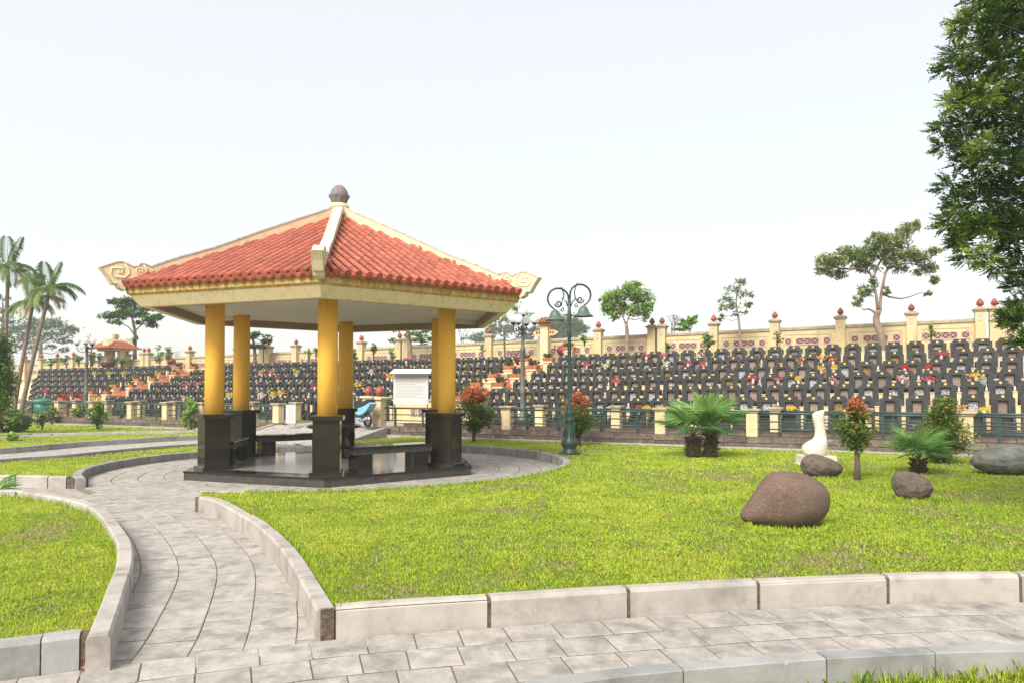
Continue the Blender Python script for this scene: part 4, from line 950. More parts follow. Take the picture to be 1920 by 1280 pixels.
# --- stairways with cream pedestals and terracotta planters
trough = MB(); trough.add([(-0.20, -0.11, 0), (0.20, -0.11, 0), (0.20, 0.11, 0), (-0.20, 0.11, 0), (-0.25, -0.14, 0.16), (0.25, -0.14, 0.16), (0.25, 0.14, 0.16), (-0.25, 0.14, 0.16), (-0.21, -0.11, 0.14), (0.21, -0.11, 0.14), (0.21, 0.11, 0.14), (-0.21, 0.11, 0.14)],
    [(3, 2, 1, 0), (0, 1, 5, 4), (1, 2, 6, 5), (2, 3, 7, 6), (3, 0, 4, 7), (4, 5, 9, 8), (5, 6, 10, 9), (6, 7, 11, 10), (7, 4, 8, 11), (8, 9, 10, 11)])
for s in (-0.12, 0, 0.12): trough.lathe([(0.03, 0), (0.03, 0.012)], 8, Matrix.Translation((s, -0.126, 0.085)) @ Matrix.Rotation(PI / 2, 4, 'X'))
trough_m = trough.mesh('trough', M_['terra'])
def leafblades(n, h, spread, tone=(0.2, 0.8), seed=0, wdt=0.016, up=0.6):
    V = []; T = []
    for i in range(n):
        a = random.uniform(0, 2 * PI); l = h * random.uniform(0.5, 1); s = spread * random.random(); bx = random.uniform(-0.14, 0.14); by = random.uniform(-0.05, 0.05)
        d = Vector((math.cos(a), math.sin(a), 0)); wv = Vector((-d.y, d.x, 0)) * wdt; b0 = Vector((bx, by, 0.13)); m_ = b0 + d * l * s * 0.4 + Vector((0, 0, l * 0.55)); tp = b0 + d * l * s + Vector((0, 0, l * up * random.uniform(0.9, 1.4)))
        V.append([tuple(b0 - wv * 0.5), tuple(b0 + wv * 0.5), tuple(m_ + wv), tuple(tp), tuple(m_ - wv)]); T.append(random.uniform(*tone))
    return np.array(V), np.array(T)
plm = []
for q in range(4):
    V, T = leafblades([60, 40, 70, 30][q], [0.34, 0.28, 0.42, 0.36][q], 0.9, (0.1, 0.9))
    plm.append(tri_mesh('foliage', V, [M_['leaf_md'], M_['leaf_olive'], M_['leaf_grey'], M_['leaf_md']][q], T, 5))
V, T = leafblades(50, 0.38, 0.9, (0.0, 0.35)); redpl = tri_mesh('foliage', V, M_['flower'], T, 5)
def pedestal(a, B_, ztp, label, planter=None, w_=0.44, red=False):
    t = empty('pedestal', W(a, B_, ztp - 0.72), TH, label, 'pedestal', 'stepped cream pedestals beside the stairs')
    MB().box((0, 0, 0.33), (w_ - 0.06, w_ - 0.06, 0.66)).build('shaft', M_['post'], t); MB().box((0, 0, 0.69), (w_, w_, 0.06), ch=0.015).build('top_slab', M_['post'], t)
    if planter:
        p = empty('planter', W(a, B_, ztp + 0.002), TH + random.uniform(-0.1, 0.1), planter, 'planter', 'terracotta planters on the pedestals')
        link('trough', trough_m, p); f = link('foliage', redpl if red else random.choice(plm), p)
def stairs(aS, wd, label, z_of):
    t = empty('stairway', W(aS, B0 - 1.2, 0), TH, label, 'stairs')
    for s in range(19):
        b_ = -0.0 + s * DB / 3; z = 0.36 + (s + 1) * RZ / 3 + z_of
        b = MB(); b.box((0, b_ + 0.25, z - 0.3), (wd, 0.5, 0.56)); link('step', b.mesh('step', M_['post']), t)
        link('tread', MB().box((0, b_ + 0.235, z - 0.008), (wd - 0.06, 0.50, 0.035)).mesh('tread', M_['redstep']), t)
        link('riser', MB().box((0, b_ - 0.012, z - 0.085), (wd - 0.06, 0.02, 0.10)).mesh('riser', M_['redstep']), t)
stairs(-13.85, 0.95, 'main stairs of red brick treads between cream pedestals', 0.0)
stairs(-35.45, 1.0, 'far left stairs between cream pedestals and planters', -0.05)
for i in range(1, 6):
    z = ztop(i - 1, -13.2) + 0.02
    lv = ords[i]
    pedestal(xb([0, 905, 937, 969, 999, 1029][i], B0 - 0.2 + DB * i)[0], B0 - 0.2 + DB * i, z + 0.06, f'cream pedestal on the right side of the main stairs, {lv} level', f'terracotta planter with spiky plant right of the main stairs, {lv} level')
    if i >= 1: pedestal(xb([0, 860, 894, 926, 956, 986][i], B0 - 0.2 + DB * i)[0] - 0.0, B0 - 0.2 + DB * i, z + 0.06, f'cream pedestal at the outer left of the main stairs, {lv} level', f'terracotta planter left of the main stairs, {lv} level')
    pedestal(xb([0, 851, 885, 916, 946, 974][i], B0 - 0.55 + DB * i)[0] + 0.15, B0 - 0.75 + DB * i, z - 0.10, f'bare cream pedestal beside the left edge of the main stairs, {lv} level', w_=0.36)
pedestal(xb(858, B0 - 0.3)[0], B0 - 0.3, 1.18, 'lowest cream pedestal left of the main stairs beside the yellow column', 'lowest terracotta planter left of the main stairs with grey spiky plant')
pedestal(xb(1068, B0 + DB * 6 - 0.5)[0], B0 + DB * 6 - 0.5, ztop(5, -12) + 0.20, 'cream pedestal at the head of the main stairs by the gate column', 'terracotta planter at the head of the main stairs by the gate column')
for i, (xl, xr) in enumerate(zip([118, 171, 215, 258, 299, 334], [150, 202, 247, 288, 328, 364])):
    z = ztop(i, -35) - RZ + 0.02
    pedestal(xb(xl, B0 - 0.2 + DB * i)[0], B0 - 0.2 + DB * i, z + 0.08, f'cream pedestal left of the far stairs, {ords[i]} level', f'terracotta planter left of the far stairs, {ords[i]} level', red=(i == 0))
    pedestal(xb(xr, B0 - 0.2 + DB * i)[0], B0 - 0.2 + DB * i, z + 0.08, f'cream pedestal right of the far stairs, {ords[i]} level', f'terracotta planter right of the far stairs, {ords[i]} level', red=(i == 0))

# --- back wall with pillars, finials and lattice openings
BWL = 31.7
def zw(a): return 4.11 + 0.0135 * (a - 2.8)
pa = [(-9.2, 2), (-6.77, 1), (-4.33, 1), (-1.9, 1), (0.54, 1), (2.95, 2), (5.4, 1), (7.8, 1), (10.2, 1), (-11.9, 1), (-14.7, 0), (-17.5, 1), (-20.0, 1), (-22.6, 2), (-25.3, 1), (-27.6, 1), (-29.9, 1), (-32.2, 2), (-34.4, 1), (-36.5, 1), (-38.5, 1), (-40.5, 1), (-42.5, 2), (-44.4, 1), (-46.3, 1), (-48.1, 1), (-50.0, 1), (-51.8, 1), (-53.6, 1), (-55.5, 1), (-57.5, 1)]
pa.sort()
bw = empty('boundary_wall', W(-20, BWL, 2.0), TH, 'long yellowed boundary wall with red finials and lattice openings behind the graves', 'wall')
def Ml(a, z=0.0, b_=0.0): return Matrix.Translation((a + 20, b_, z - 2.0))
b = MB(); b.box((0, 0, 0), (0.34, 0.36, 1)); pshaft = b.mesh('pillar', M_['wall'])
b = MB(); b.box((0, 0, 0.0), (0.40, 0.42, 0.06)); b.box((0, 0, 0.06), (0.48, 0.50, 0.06), ch=0.02); b.box((0, 0, 0.115), (0.30, 0.32, 0.05), ch=0.015); pcap = b.mesh('pillar_cap', M_['coping'])
pmot = MB().box((0, -0.186, 0), (0.16, 0.012, 0.20), ch=0.02).mesh('relief', M_['pinkwhite'])
for i, (a, kind) in enumerate(pa):
    for s in ([0] if kind < 2 else [-0.22, 0.22]):
        zt = zw(a) + (0.22 if kind < 2 else 0.24)
        p = link('pillar', pshaft, bw, Ml(a + s, 0, -0.02) @ Matrix.Translation((0, 0, (zt + 2.0) / 2)) @ Matrix.Diagonal((1, 1, zt - 2.0, 1)))
        c = link('pillar_cap', pcap, bw, Ml(a + s, zt + 0.03, -0.02)); link('relief', pmot, bw, Ml(a + s, zt - 0.22, -0.02))
        if kind: link('finial', fin_m, c, Matrix.Translation((0, 0, 0.135)) @ Matrix.Scale(0.86 + random.uniform(-0.05, 0.05), 4))
    if i + 1 < len(pa):
        a1 = pa[i + 1][0]; s, e = a + (0.17 if kind < 2 else 0.39), a1 - (0.17 if pa[i + 1][1] < 2 else 0.39); z0_, z1_ = zw(s), zw(e); m = (s + e) / 2
        b = MB(); x0, x1 = s + 20, e + 20
        b.add([(x0, 0, 0), (x1, 0, 0), (x1, 0, z1_ - 2.1), (x0, 0, z0_ - 2.1), (x0, 0.22, 0), (x1, 0.22, 0), (x1, 0.22, z1_ - 2.1), (x0, 0.22, z0_ - 2.1)], [(0, 1, 2, 3), (5, 4, 7, 6), (3, 2, 6, 7), (1, 5, 6, 2), (4, 0, 3, 7), (0, 4, 5, 1)])
        wp = b.build('wall_panel', M_['wall'], bw)
        b = MB(); b.add([(x0, -0.05, z0_ - 2.1), (x1, -0.05, z1_ - 2.1), (x1, -0.05, z1_ - 2.02), (x0, -0.05, z0_ - 2.02), (x0, 0.27, z0_ - 2.1), (x1, 0.27, z1_ - 2.1), (x1, 0.27, z1_ - 2.02), (x0, 0.27, z0_ - 2.02), (x0, 0.11, z0_ - 1.97), (x1, 0.11, z1_ - 1.97)],
            [(0, 1, 2, 3), (5, 4, 7, 6), (3, 2, 9, 8), (8, 9, 6, 7), (0, 4, 5, 1), (1, 5, 6, 9, 2), (4, 0, 3, 8, 7)]); b.build('coping', M_['coping'], wp)
        # raised outline round the panel
        zc = (z0_ + z1_) / 2 - 2.0; L = e - s; b = MB(); xm = m + 20
        b.box((xm, -0.006, zc - 0.30), (L - 0.30, 0.012, 0.02)); b.box((xm - L / 2 + 0.15, -0.006, zc - 0.56), (0.02, 0.012, 0.5)); b.box((xm + L / 2 - 0.15, -0.006, zc - 0.56), (0.02, 0.012, 0.5))
        b.box((xm - L / 2 + 0.24, -0.006, zc - 0.42), (0.10, 0.014, 0.10)); b.box((xm + L / 2 - 0.24, -0.006, zc - 0.42), (0.10, 0.014, 0.10)); b.build('moulding', M_['coping'], wp)
        if L > 1.2:
            g = L / 2.1; lat = zc - 0.55
            lattice_window(wp, xm, lat, 0.86 * g, 0.25); lattice_window(wp, xm - 0.72 * g, lat, 0.25, 0.25); lattice_window(wp, xm + 0.72 * g, lat, 0.25, 0.25)

# --- gate column with tiled cap and cloud arms, urns, small pavilion
p = W(xb(1023, 30.0)[0], 30.0, 2.4); gcx = empty('gate_column', p, TH, 'cream gate column with small red tiled cap and cloud shaped arms', 'column')
Yc = p.y; zc_ = lambda y: EYE + (728 - y) * Yc / FPX - p.z
MB().box((0, 0, zc_(612) / 2), (0.36, 0.36, zc_(612))).build('shaft', M_['post'], gcx)
MB().box((0, 0, zc_(609)), (0.48, 0.48, 0.08), ch=0.02).build('capital', M_['post'], gcx)
for s in (-1, 1):
    b = MB(); zz = zc_(624); pts = [(0.17, -0.13), (0.42, -0.13), (0.50, -0.08), (0.62, 0), (0.50, 0.08), (0.42, 0.13), (0.17, 0.13)]
    xz([(s * x, zz + z) for x, z in pts], 0.06, 'cloud_arm', M_['post'], gcx, Matrix.Identity(4))
    for q in range(2): xz([(s * (0.22 + 0.13 * q), zz - 0.06), (s * (0.31 + 0.13 * q), zz - 0.06), (s * (0.31 + 0.13 * q), zz + 0.06), (s * (0.22 + 0.13 * q), zz + 0.06)], 0.066, 'red_inset', M_['finred'], gcx, Matrix.Identity(4))
def tile_roof(parent, w0, d0, w1, z0, z1, n=9, name='tiled_roof'):
    b = MB(); b.add([(-w0, -d0, z0), (w0, -d0, z0), (w0, d0, z0), (-w0, d0, z0), (-w1, 0, z1), (w1, 0, z1)], [(0, 1, 5, 4), (1, 2, 5), (2, 3, 4, 5), (3, 0, 4), (3, 2, 1, 0)])
    for s in (-1, 1):
        for i in range(n):
            x = -w0 + 2 * w0 * (i + 0.5) / n; f = max(0.0, min(1, (w0 - abs(x)) / max(0.01, (w0 - w1)))); b.tube([(x, s * d0 * 1.06, z0 + 0.01), (x * (1 if abs(x) < w1 else 1), s * d0 * (1 - f), z0 + (z1 - z0) * f + 0.01)], w0 / n * 0.62, 6)
    b.build(name, M_['tile'], parent)
tile_roof(gcx, 0.52, 0.42, 0.12, zc_(606), zc_(596), 7, 'tiled_cap')
def urn(x, y, B_, sc, label, m='urn'):
    a, Y = xb(x, B_); p = W(a, B_, EYE + (728 - y) * Y / FPX); t = empty('incense_urn', p, TH, label, 'urn', 'large incense urns above the graves'); s = sc
    MB().lathe([(0.30 * s, 0), (0.36 * s, 0.05 * s), (0.52 * s, 0.30 * s), (0.55 * s, 0.45 * s), (0.47 * s, 0.58 * s), (0.42 * s, 0.62 * s), (0.46 * s, 0.66 * s)], 20).build('bowl', M_[m], t)
    MB().lathe([(0.42 * s, 0.62 * s), (0.36 * s, 0.72 * s), (0.20 * s, 0.80 * s), (0.08 * s, 0.84 * s), (0.06 * s, 0.92 * s), (0.02 * s, 0.98 * s)], 16).build('lid', M_[m], t)
    for q in range(3): MB().box((0.3 * s * math.cos(2.1 * q - 1.4), 0.3 * s * math.sin(2.1 * q - 1.4), -0.10 * s), (0.12 * s, 0.12 * s, 0.24 * s)).build('foot', M_[m], t)
    for g in (-1, 1): MB().tube([(g * 0.50 * s, 0, 0.42 * s), (g * 0.72 * s, 0, 0.50 * s), (g * 0.76 * s, 0, 0.70 * s), (g * 0.62 * s, 0, 0.80 * s)], 0.045 * s, 6).build('handle', M_[m], t)
urn(976, 681, 29.2, 0.62, 'brown incense urn at the head of the main stairs')
urn(1056, 666, 30.2, 0.55, 'dark red incense urn on the terrace right of the gate column', 'darkred')
urn(202, 690, 29.6, 0.85, 'brown incense urn in front of the small pavilion')
urn(322, 682, 30.2, 0.4, 'dark red incense urn right of the small pavilion, among plants', 'darkred')
a_, Y_ = xb(214, 31.0); pv = empty('small_pavilion', W(a_, 31.0, EYE + (728 - 690) * Y_ / FPX - 0.1), TH, 'small cream pavilion with red tiled roof left of the gazebo', 'pavilion')
S_ = Y_ / FPX
for x in (-22 * S_, -6 * S_, 20 * S_): MB().box((x, 0.0, 18 * S_), (6 * S_, 0.25, 36 * S_)).build('column', M_['post'], pv)
MB().box((8 * S_, 0.3, 18 * S_), (20 * S_, 0.1, 34 * S_)).build('rear_wall', M_['wall'], pv); MB().box((0, 0, 37 * S_), (50 * S_, 1.2, 0.14)).build('beam', M_['post'], pv)
tile_roof(pv, 33 * S_, 1.1, 9 * S_, 39 * S_, 57 * S_, 14)
xz([(3 * S_, 43 * S_), (23 * S_, 42 * S_), (12 * S_, 56 * S_), (5 * S_, 57 * S_)], 0.9, 'gable', M_['post'], pv, Matrix.Identity(4))
MB().box((3 * S_, 0, 62 * S_), (7 * S_, 0.3, 7 * S_)).build('ridge_finial', M_['coping'], pv)
# ============================================================ TREES AND PLANTS
def leaves(centers, n_per, size, aspect=0.45, droop=0.3, tone_top=0.25, seed=0, tri=False, flat=0.35):
    """centers: list of (Vector, (rx,ry,rz), n); leaf = folded rhombus; leaves sit in small clumps"""
    V = []; T = []
    for c, r, n in centers:
        ncl = max(3, n // 9); u = rng.normal(size=(ncl, 3)); u /= np.linalg.norm(u, axis=1)[:, None]; rad = rng.random(ncl) ** 0.42
        cc = u * rad[:, None] * np.array(r); idx = rng.integers(0, ncl, n)
        P = cc[idx] + rng.normal(size=(n, 3)) * np.array(r) * 0.19 + np.array(c)
        ct = rng.random(ncl)[idx]
        d = rng.normal(size=(n, 3)); d[:, 2] = d[:, 2] * 0.5 - droop; d /= np.linalg.norm(d, axis=1)[:, None]
        w_ = np.cross(d, rng.normal(size=(n, 3)) * [1, 1, 1] * flat + [0, 0, 1]); w_ /= np.linalg.norm(w_, axis=1)[:, None] + 1e-9
        s = size * (0.6 + 0.8 * rng.random(n)); d *= s[:, None]; w_ *= (s * aspect * 0.5)[:, None]
        up = np.cross(w_, d); up /= np.linalg.norm(up, axis=1)[:, None] + 1e-9
        V.append(np.stack([P - d * 0.5, P - w_ + up * (s * 0.06)[:, None], P + d * 0.5, P + w_ + up * (s * 0.06)[:, None]], 1))
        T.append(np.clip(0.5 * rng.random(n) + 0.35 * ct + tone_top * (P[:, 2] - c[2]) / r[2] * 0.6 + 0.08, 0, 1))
    return np.concatenate(V), np.concatenate(T)
def wander(p0, p1, k=5, amp=0.06, sag=0.0):
    L = (p1 - p0).length; o = []
    for i in range(k + 1):
        t = i / k; q = p0.lerp(p1, t)
        if 0 < i < k: q += Vector((random.gauss(0, 1), random.gauss(0, 1), random.gauss(0, 1))) * amp * L * math.sin(PI * t)
        q.z += sag * L * math.sin(PI * t); o.append(q)
    return o
def tree(name, label, D, trunk, r0, r1, crowns, leafsize, m, bark='bark', dens=1.0, cat='tree', group=None, forks=(), droop=0.3, jit=0.35, aspect=0.45, twigs=3, trunk_z0=None):
    """trunk: pixel line from the foot up; crowns: (px, py, rx px, ry px, leaves); everything gets real depth around distance D"""
    s = D / FPX; T = [at(x, y, D) for x, y in trunk]
    for i in range(1, len(T)): T[i].y += random.uniform(-0.1, 0.1)
    if trunk_z0 is not None: T[0].z = trunk_z0
    base = T[0].copy(); root = empty(name, base, 0, label, cat, group); inv = Matrix.Translation(-base)
    b = MB(); tp = spline([tuple(p) for p in T], 4); n = len(tp); b.tube(tp, [r0 * 1.25 if i == 0 else r0 + (r1 - r0) * i / (n - 1) for i in range(n)], 9, inv)
    ft = []
    for fk in forks:
        F_ = [at(x, y, D) for x, y in fk[0]]; 
        for i in range(1, len(F_)): F_[i].y += random.uniform(-0.15, 0.15)
        fp = spline([tuple(p) for p in F_], 4); b.tube(fp, [fk[1] + (fk[2] - fk[1]) * i / (len(fp) - 1) for i in range(len(fp))], 7, inv); ft += fp[2:]
    b.build('trunk', M_[bark], root)
    cen = []; nodes = tp[n // 2:] + ft; br = MB()
    for (x, y, rx, ry, cnt) in crowns:
        dy = random.uniform(-jit, jit) * rx * s * 2; c = at(x, y, D + dy); r = (rx * s, max(rx, ry) * s * 0.85, ry * s)
        cen.append((c - base, r, int(cnt * dens)))
        nd = min(nodes, key=lambda q: (q - c).length + max(0, q.z - c.z) * 2); L = (nd - c).length
        if L > 0.02:
            w_ = wander(nd, c, 5, 0.05, -0.06 if c.z > nd.z else 0.02); rb = max(0.008, min(r1 * 0.7, 0.02 * L + 0.008)); br.tube(w_, [rb * (1 - 0.7 * i / 5) for i in range(6)], 5, inv)
        for _ in range(twigs):
            e = c + Vector((random.uniform(-1, 1) * r[0], random.uniform(-1, 1) * r[1], random.uniform(-0.6, 1) * r[2])) * 0.85
            br.tube(wander(c, e, 3, 0.08), [max(0.004, r1 * 0.16), max(0.003, r1 * 0.1), 0.003, 0.002], 3, inv)
    if br.v: br.build('branches', M_[bark], root)
    if cen and sum(c[2] for c in cen) > 0:
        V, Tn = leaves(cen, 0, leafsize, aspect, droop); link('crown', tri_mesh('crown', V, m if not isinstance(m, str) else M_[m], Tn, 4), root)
    return root
def dB(x, B): return xb(x, B)[1]
TG = 'trees along the boundary wall'
tree('tree', 'large forked tree with spreading feathery crown in front of the wall at the right', dB(1650, 30.4), [(1657, 668), (1650, 630), (1644, 600), (1646, 582)], 0.15, 0.10,
     [(1560, 490, 26, 16, 330), (1590, 478, 26, 16, 330), (1545, 505, 16, 12, 150), (1572, 516, 15, 10, 120), (1620, 480, 26, 20, 330), (1650, 460, 26, 22, 360), (1680, 450, 24, 18, 300), (1700, 432, 18, 14, 170), (1716, 423, 11, 8, 80),
      (1668, 486, 24, 18, 260), (1700, 476, 24, 14, 230), (1728, 486, 20, 12, 170), (1752, 472, 15, 7, 90), (1742, 505, 16, 12, 130), (1752, 525, 10, 9, 70), (1620, 500, 24, 10, 160), (1690, 505, 14, 8, 60), (1645, 445, 14, 9, 90), (1738, 550, 8, 5, 22), (1718, 512, 10, 7, 40),
      (1622, 545, 14, 12, 110), (1610, 565, 11, 10, 70), (1640, 530, 9, 13, 60), (1662, 545, 8, 8, 35)],
     0.19, 'leaf_olive', 'barklt', 2.0, 'tree', TG, forks=[([(1646, 582), (1640, 550), (1636, 520), (1628, 508), (1605, 503)], 0.06, 0.02), ([(1650, 584), (1654, 550), (1658, 515), (1672, 502), (1700, 494), (1735, 502)], 0.06, 0.015), ([(1658, 515), (1675, 488), (1700, 470)], 0.05, 0.02), ([(1638, 520), (1650, 495), (1660, 480)], 0.05, 0.02), ([(1646, 590), (1630, 580), (1616, 582)], 0.05, 0.02)], droop=0.6, aspect=0.30)
tree('tree', 'round leafy light green tree by the wall right of the green lamp post', dB(1175, 30.4), [(1175, 672), (1176, 630), (1174, 608)], 0.10, 0.06,
     [(1150, 560, 22, 16, 260), (1178, 548, 26, 16, 330), (1205, 558, 22, 16, 260), (1140, 578, 17, 12, 170), (1165, 578, 18, 12, 170), (1195, 582, 20, 13, 210), (1216, 575, 12, 12, 120), (1155, 592, 13, 9, 80), (1212, 594, 10, 8, 60), (1132, 565, 10, 8, 70), (1190, 536, 16, 7, 90)],
     0.17, 'leaf_lt', 'barklt', 2.0, 'tree', TG, forks=[([(1174, 610), (1165, 590), (1155, 572)], 0.04, 0.015), ([(1174, 608), (1182, 588), (1190, 570)], 0.04, 0.015)])
tree('tree', 'thin sparse young tree leaning in front of the wall left of the big forked tree', dB(1386, 30.4), [(1391, 664), (1388, 630), (1386, 600), (1381, 570), (1384, 535)], 0.065, 0.02,
     [(1388, 530, 16, 9, 70), (1375, 545, 16, 10, 75), (1360, 560, 13, 8, 60), (1398, 552, 14, 9, 60), (1352, 578, 11, 8, 55), (1372, 572, 14, 8, 60), (1402, 572, 10, 8, 45), (1355, 596, 9, 7, 45), (1378, 590, 8, 6, 22), (1396, 588, 8, 5, 25)],
     0.16, 'leaf_olive', 'barklt', 1.7, 'tree', TG, aspect=0.35)
tree('tree', 'slim tree with bright new leaves behind the globe lamp', dB(946, 29.6), [(947, 690), (946, 650), (945, 615)], 0.06, 0.035,
     [(930, 600, 15, 6, 50), (948, 598, 14, 8, 60), (968, 570, 10, 14, 80), (990, 592, 14, 7, 60), (918, 612, 12, 5, 30), (965, 590, 12, 7, 40)], 0.17, 'leaf_lt', 'bark', 1.6, 'tree', TG, forks=[([(945, 618), (935, 605), (920, 608)], 0.02, 0.01), ([(945, 618), (960, 600), (985, 594)], 0.025, 0.01)])
tree('tree', 'leaning tree trunk rising behind the right gazebo column', dB(768, 30.2), [(771, 680), (768, 650), (764, 620), (755, 580), (745, 550)], 0.13, 0.08,
     [(780, 628, 18, 6, 110), (800, 622, 14, 6, 70), (740, 618, 14, 5, 50), (745, 560, 40, 20, 500)], 0.2, 'leaf_md', 'barklt', 1.4, 'tree', TG)
tree('tree', 'layered dark green tree seen between the two left gazebo columns', dB(478, 30.6), [(478, 686), (477, 655), (474, 630)], 0.11, 0.06,
     [(478, 628, 16, 7, 130), (498, 640, 12, 5, 80), (470, 648, 12, 5, 60), (492, 650, 12, 5, 60), (505, 632, 10, 4, 30), (455, 632, 14, 6, 60)], 0.22, 'leaf_dk', 'bark', 1.6, 'tree', TG)
tree('tree', 'layered umbrella shaped dark green tree beside the small pavilion', dB(252, 32.6), [(253, 690), (252, 655), (252, 625), (250, 600)], 0.15, 0.08,
     [(215, 566, 17, 6, 170), (245, 566, 22, 9, 260), (275, 578, 14, 7, 110), (205, 592, 18, 7, 190), (228, 590, 18, 8, 190), (255, 588, 20, 8, 210), (285, 598, 19, 7, 190), (298, 594, 10, 5, 60), (213, 604, 14, 5, 80), (262, 606, 10, 4, 60), (284, 610, 12, 5, 80), (240, 578, 20, 6, 160), (246, 640, 7, 6, 30), (258, 634, 5, 5, 18)],
     0.26, 'leaf_dk', 'bark', 1.9, 'tree', TG, forks=[([(252, 628), (238, 612), (220, 606)], 0.05, 0.02), ([(252, 622), (268, 608), (284, 606)], 0.05, 0.02)])
def haz(cols): return cols
tree('tree', 'wide spreading hazy green tree beyond the wall at the far left', dB(76, 70), [(74, 690), (76, 665), (76, 640)], 0.35, 0.22,
     [(40, 618, 26, 12, 260), (70, 608, 28, 12, 300), (100, 610, 28, 12, 300), (128, 620, 20, 10, 200), (50, 635, 24, 10, 220), (85, 628, 26, 10, 220), (115, 636, 20, 7, 130), (118, 655, 10, 6, 50), (60, 655, 16, 8, 80), (100, 650, 14, 6, 50), (30, 650, 16, 12, 110)],
     0.55, 'leaf_hz', 'bark', 1.6, 'tree', 'trees beyond the boundary wall', forks=[([(76, 645), (60, 640), (48, 632)], 0.12, 0.04), ([(76, 645), (92, 636), (110, 628)], 0.12, 0.04)])
tree('tree', 'pale hazy round tree far beyond the gate column', dB(1060, 140), [(1058, 660), (1058, 630)], 0.4, 0.25,
     [(1040, 612, 24, 16, 260), (1068, 606, 26, 16, 300), (1085, 618, 18, 14, 200), (1030, 630, 18, 12, 160), (1060, 628, 28, 12, 220)], 1.1, 'leaf_far', 'bark', 1.5, 'tree', 'trees beyond the boundary wall')
tree('tree', 'pale hazy tree line far beyond the wall left of the globe lamp', dB(930, 150), [(930, 660), (928, 640)], 0.4, 0.25,
     [(905, 632, 18, 10, 120), (925, 622, 20, 12, 140), (950, 620, 20, 14, 150), (985, 628, 22, 12, 150), (1005, 618, 14, 12, 90), (880, 636, 16, 8, 60)], 1.1, 'leaf_far', 'bark', 1.2, 'tree', 'trees beyond the boundary wall')
tree('tree', 'small green treetop showing over the wall near the paired finials', dB(1292, 38), [(1292, 650), (1293, 620)], 0.06, 0.03,
     [(1280, 612, 12, 6, 50), (1296, 602, 12, 7, 60), (1303, 596, 6, 5, 30), (1286, 604, 8, 5, 30), (1275, 618, 9, 4, 30)], 0.3, 'leaf_lt', 'bark', 1.3, 'tree', 'trees beyond the boundary wall')
tree('tree', 'green treetop behind the wall beside the paired finials under the gazebo roof', dB(800, 36), [(800, 660), (800, 645)], 0.1, 0.05,
     [(785, 638, 16, 5, 80), (810, 636, 18, 6, 100), (738, 640, 10, 5, 50)], 0.3, 'leaf_md', 'bark', 1.4, 'tree', 'trees beyond the boundary wall')
def bare(label, D, x, y, n, h, m='barkdk', grp='trees beyond the boundary wall'):
    base = at(x, y, D); root = empty('bare_tree', base, 0, label, 'tree', grp); b = MB(); s = D / FPX
    def grow(p, d, L, r, k):
        q = p + d * L; b.tube([p, p.lerp(q, 0.5) + Vector((random.gauss(0, .03), random.gauss(0, .03), 0)) * L, q], [r, r * 0.8, r * 0.6], 3)
        if k > 0:
            for _ in range(random.choice([2, 3])): grow(q, (d + Vector((random.gauss(0, .5), random.gauss(0, .4), random.gauss(0.1, .25)))).normalized(), L * 0.7, r * 0.58, k - 1)
    for _ in range(n): grow(Vector((0, 0, 0)), Vector((random.gauss(0, .35), random.gauss(0, .2), 1)).normalized(), h * s * 0.38, 0.05, 4)
    b.build('branches', M_[m], root)
bare('bare twiggy tree behind the wall right of the first paired finials', dB(1255, 37), 1258, 640, 2, 50, 'farbark')
bare('hazy bare tree behind the wall seen past the right gazebo column', dB(868, 55), 868, 660, 2, 60, 'farbark')
bare('thin bare branches behind the paired finials at the right edge', dB(1890, 36), 1905, 640, 3, 70, 'barkdk')

# small plants on the top terrace, in front of the wall
def bush(name, label, x, y, B_, rx, ry, n, size, m, cat='bush', group=None, D=None, z0=None, stem=True, aspect=0.5, droop=-0.1, tops=None, r0=0.02, lobes=5, egg=1.0):
    D = D or dB(x, B_); base = at(x, y, D)
    if z0 is not None: base.z = z0
    root = empty(name, base, 0, label, cat, group); s = D / FPX; cz = (ry + (6 if stem else 0)) * s
    cen = []
    for i in range(lobes):
        u = Vector((random.gauss(0, .33), random.gauss(0, .33), random.gauss(0, .42))); f = 1 - 0.28 * abs(u.z)
        cen.append((Vector((u.x * rx * s, u.y * rx * s, cz + max(-0.75, min(0.8, u.z)) * ry * s)), (rx * s * 0.62, rx * s * 0.62, ry * s * 0.5), n // lobes))
    V, T = leaves(cen, 0, size, aspect, droop)
    b = MB(); k = 4 if r0 < 0.03 else 1
    for i in range(k):
        e = Vector((random.gauss(0, .25) * rx * s, random.gauss(0, .25) * rx * s, cz * (1.3 if k > 1 else 1.0))); b.tube(wander(Vector((random.gauss(0, .012), 0, 0)), e, 4, 0.05), [r0, r0 * 0.8, r0 * 0.7, r0 * 0.5, r0 * 0.3], 6)
    for c_, r_, _ in cen:
        for _ in range(3): b.tube(wander(Vector((0, 0, cz * 0.35)), c_ + Vector((random.gauss(0, .4) * r_[0], random.gauss(0, .4) * r_[1], random.uniform(0, .9) * r_[2])), 3, 0.06), [r0 * 0.45, r0 * 0.3, r0 * 0.2, 0.002], 4)
    b.build('stem', M_['bark'], root)
    if tops is not None:
        zt = V[:, :, 2].mean(1); p = np.clip((zt - cz - tops * ry * s) / (0.55 * ry * s), 0, 1); red = rng.random(len(T)) < p * 0.85 + 0.05 * (rng.random(len(T)) < 0.3)
        T = np.where(red, 0.66 + 0.34 * rng.random(len(T)), T * 0.36)
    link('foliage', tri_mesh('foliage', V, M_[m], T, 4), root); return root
PG = 'small plants along the foot of the wall'
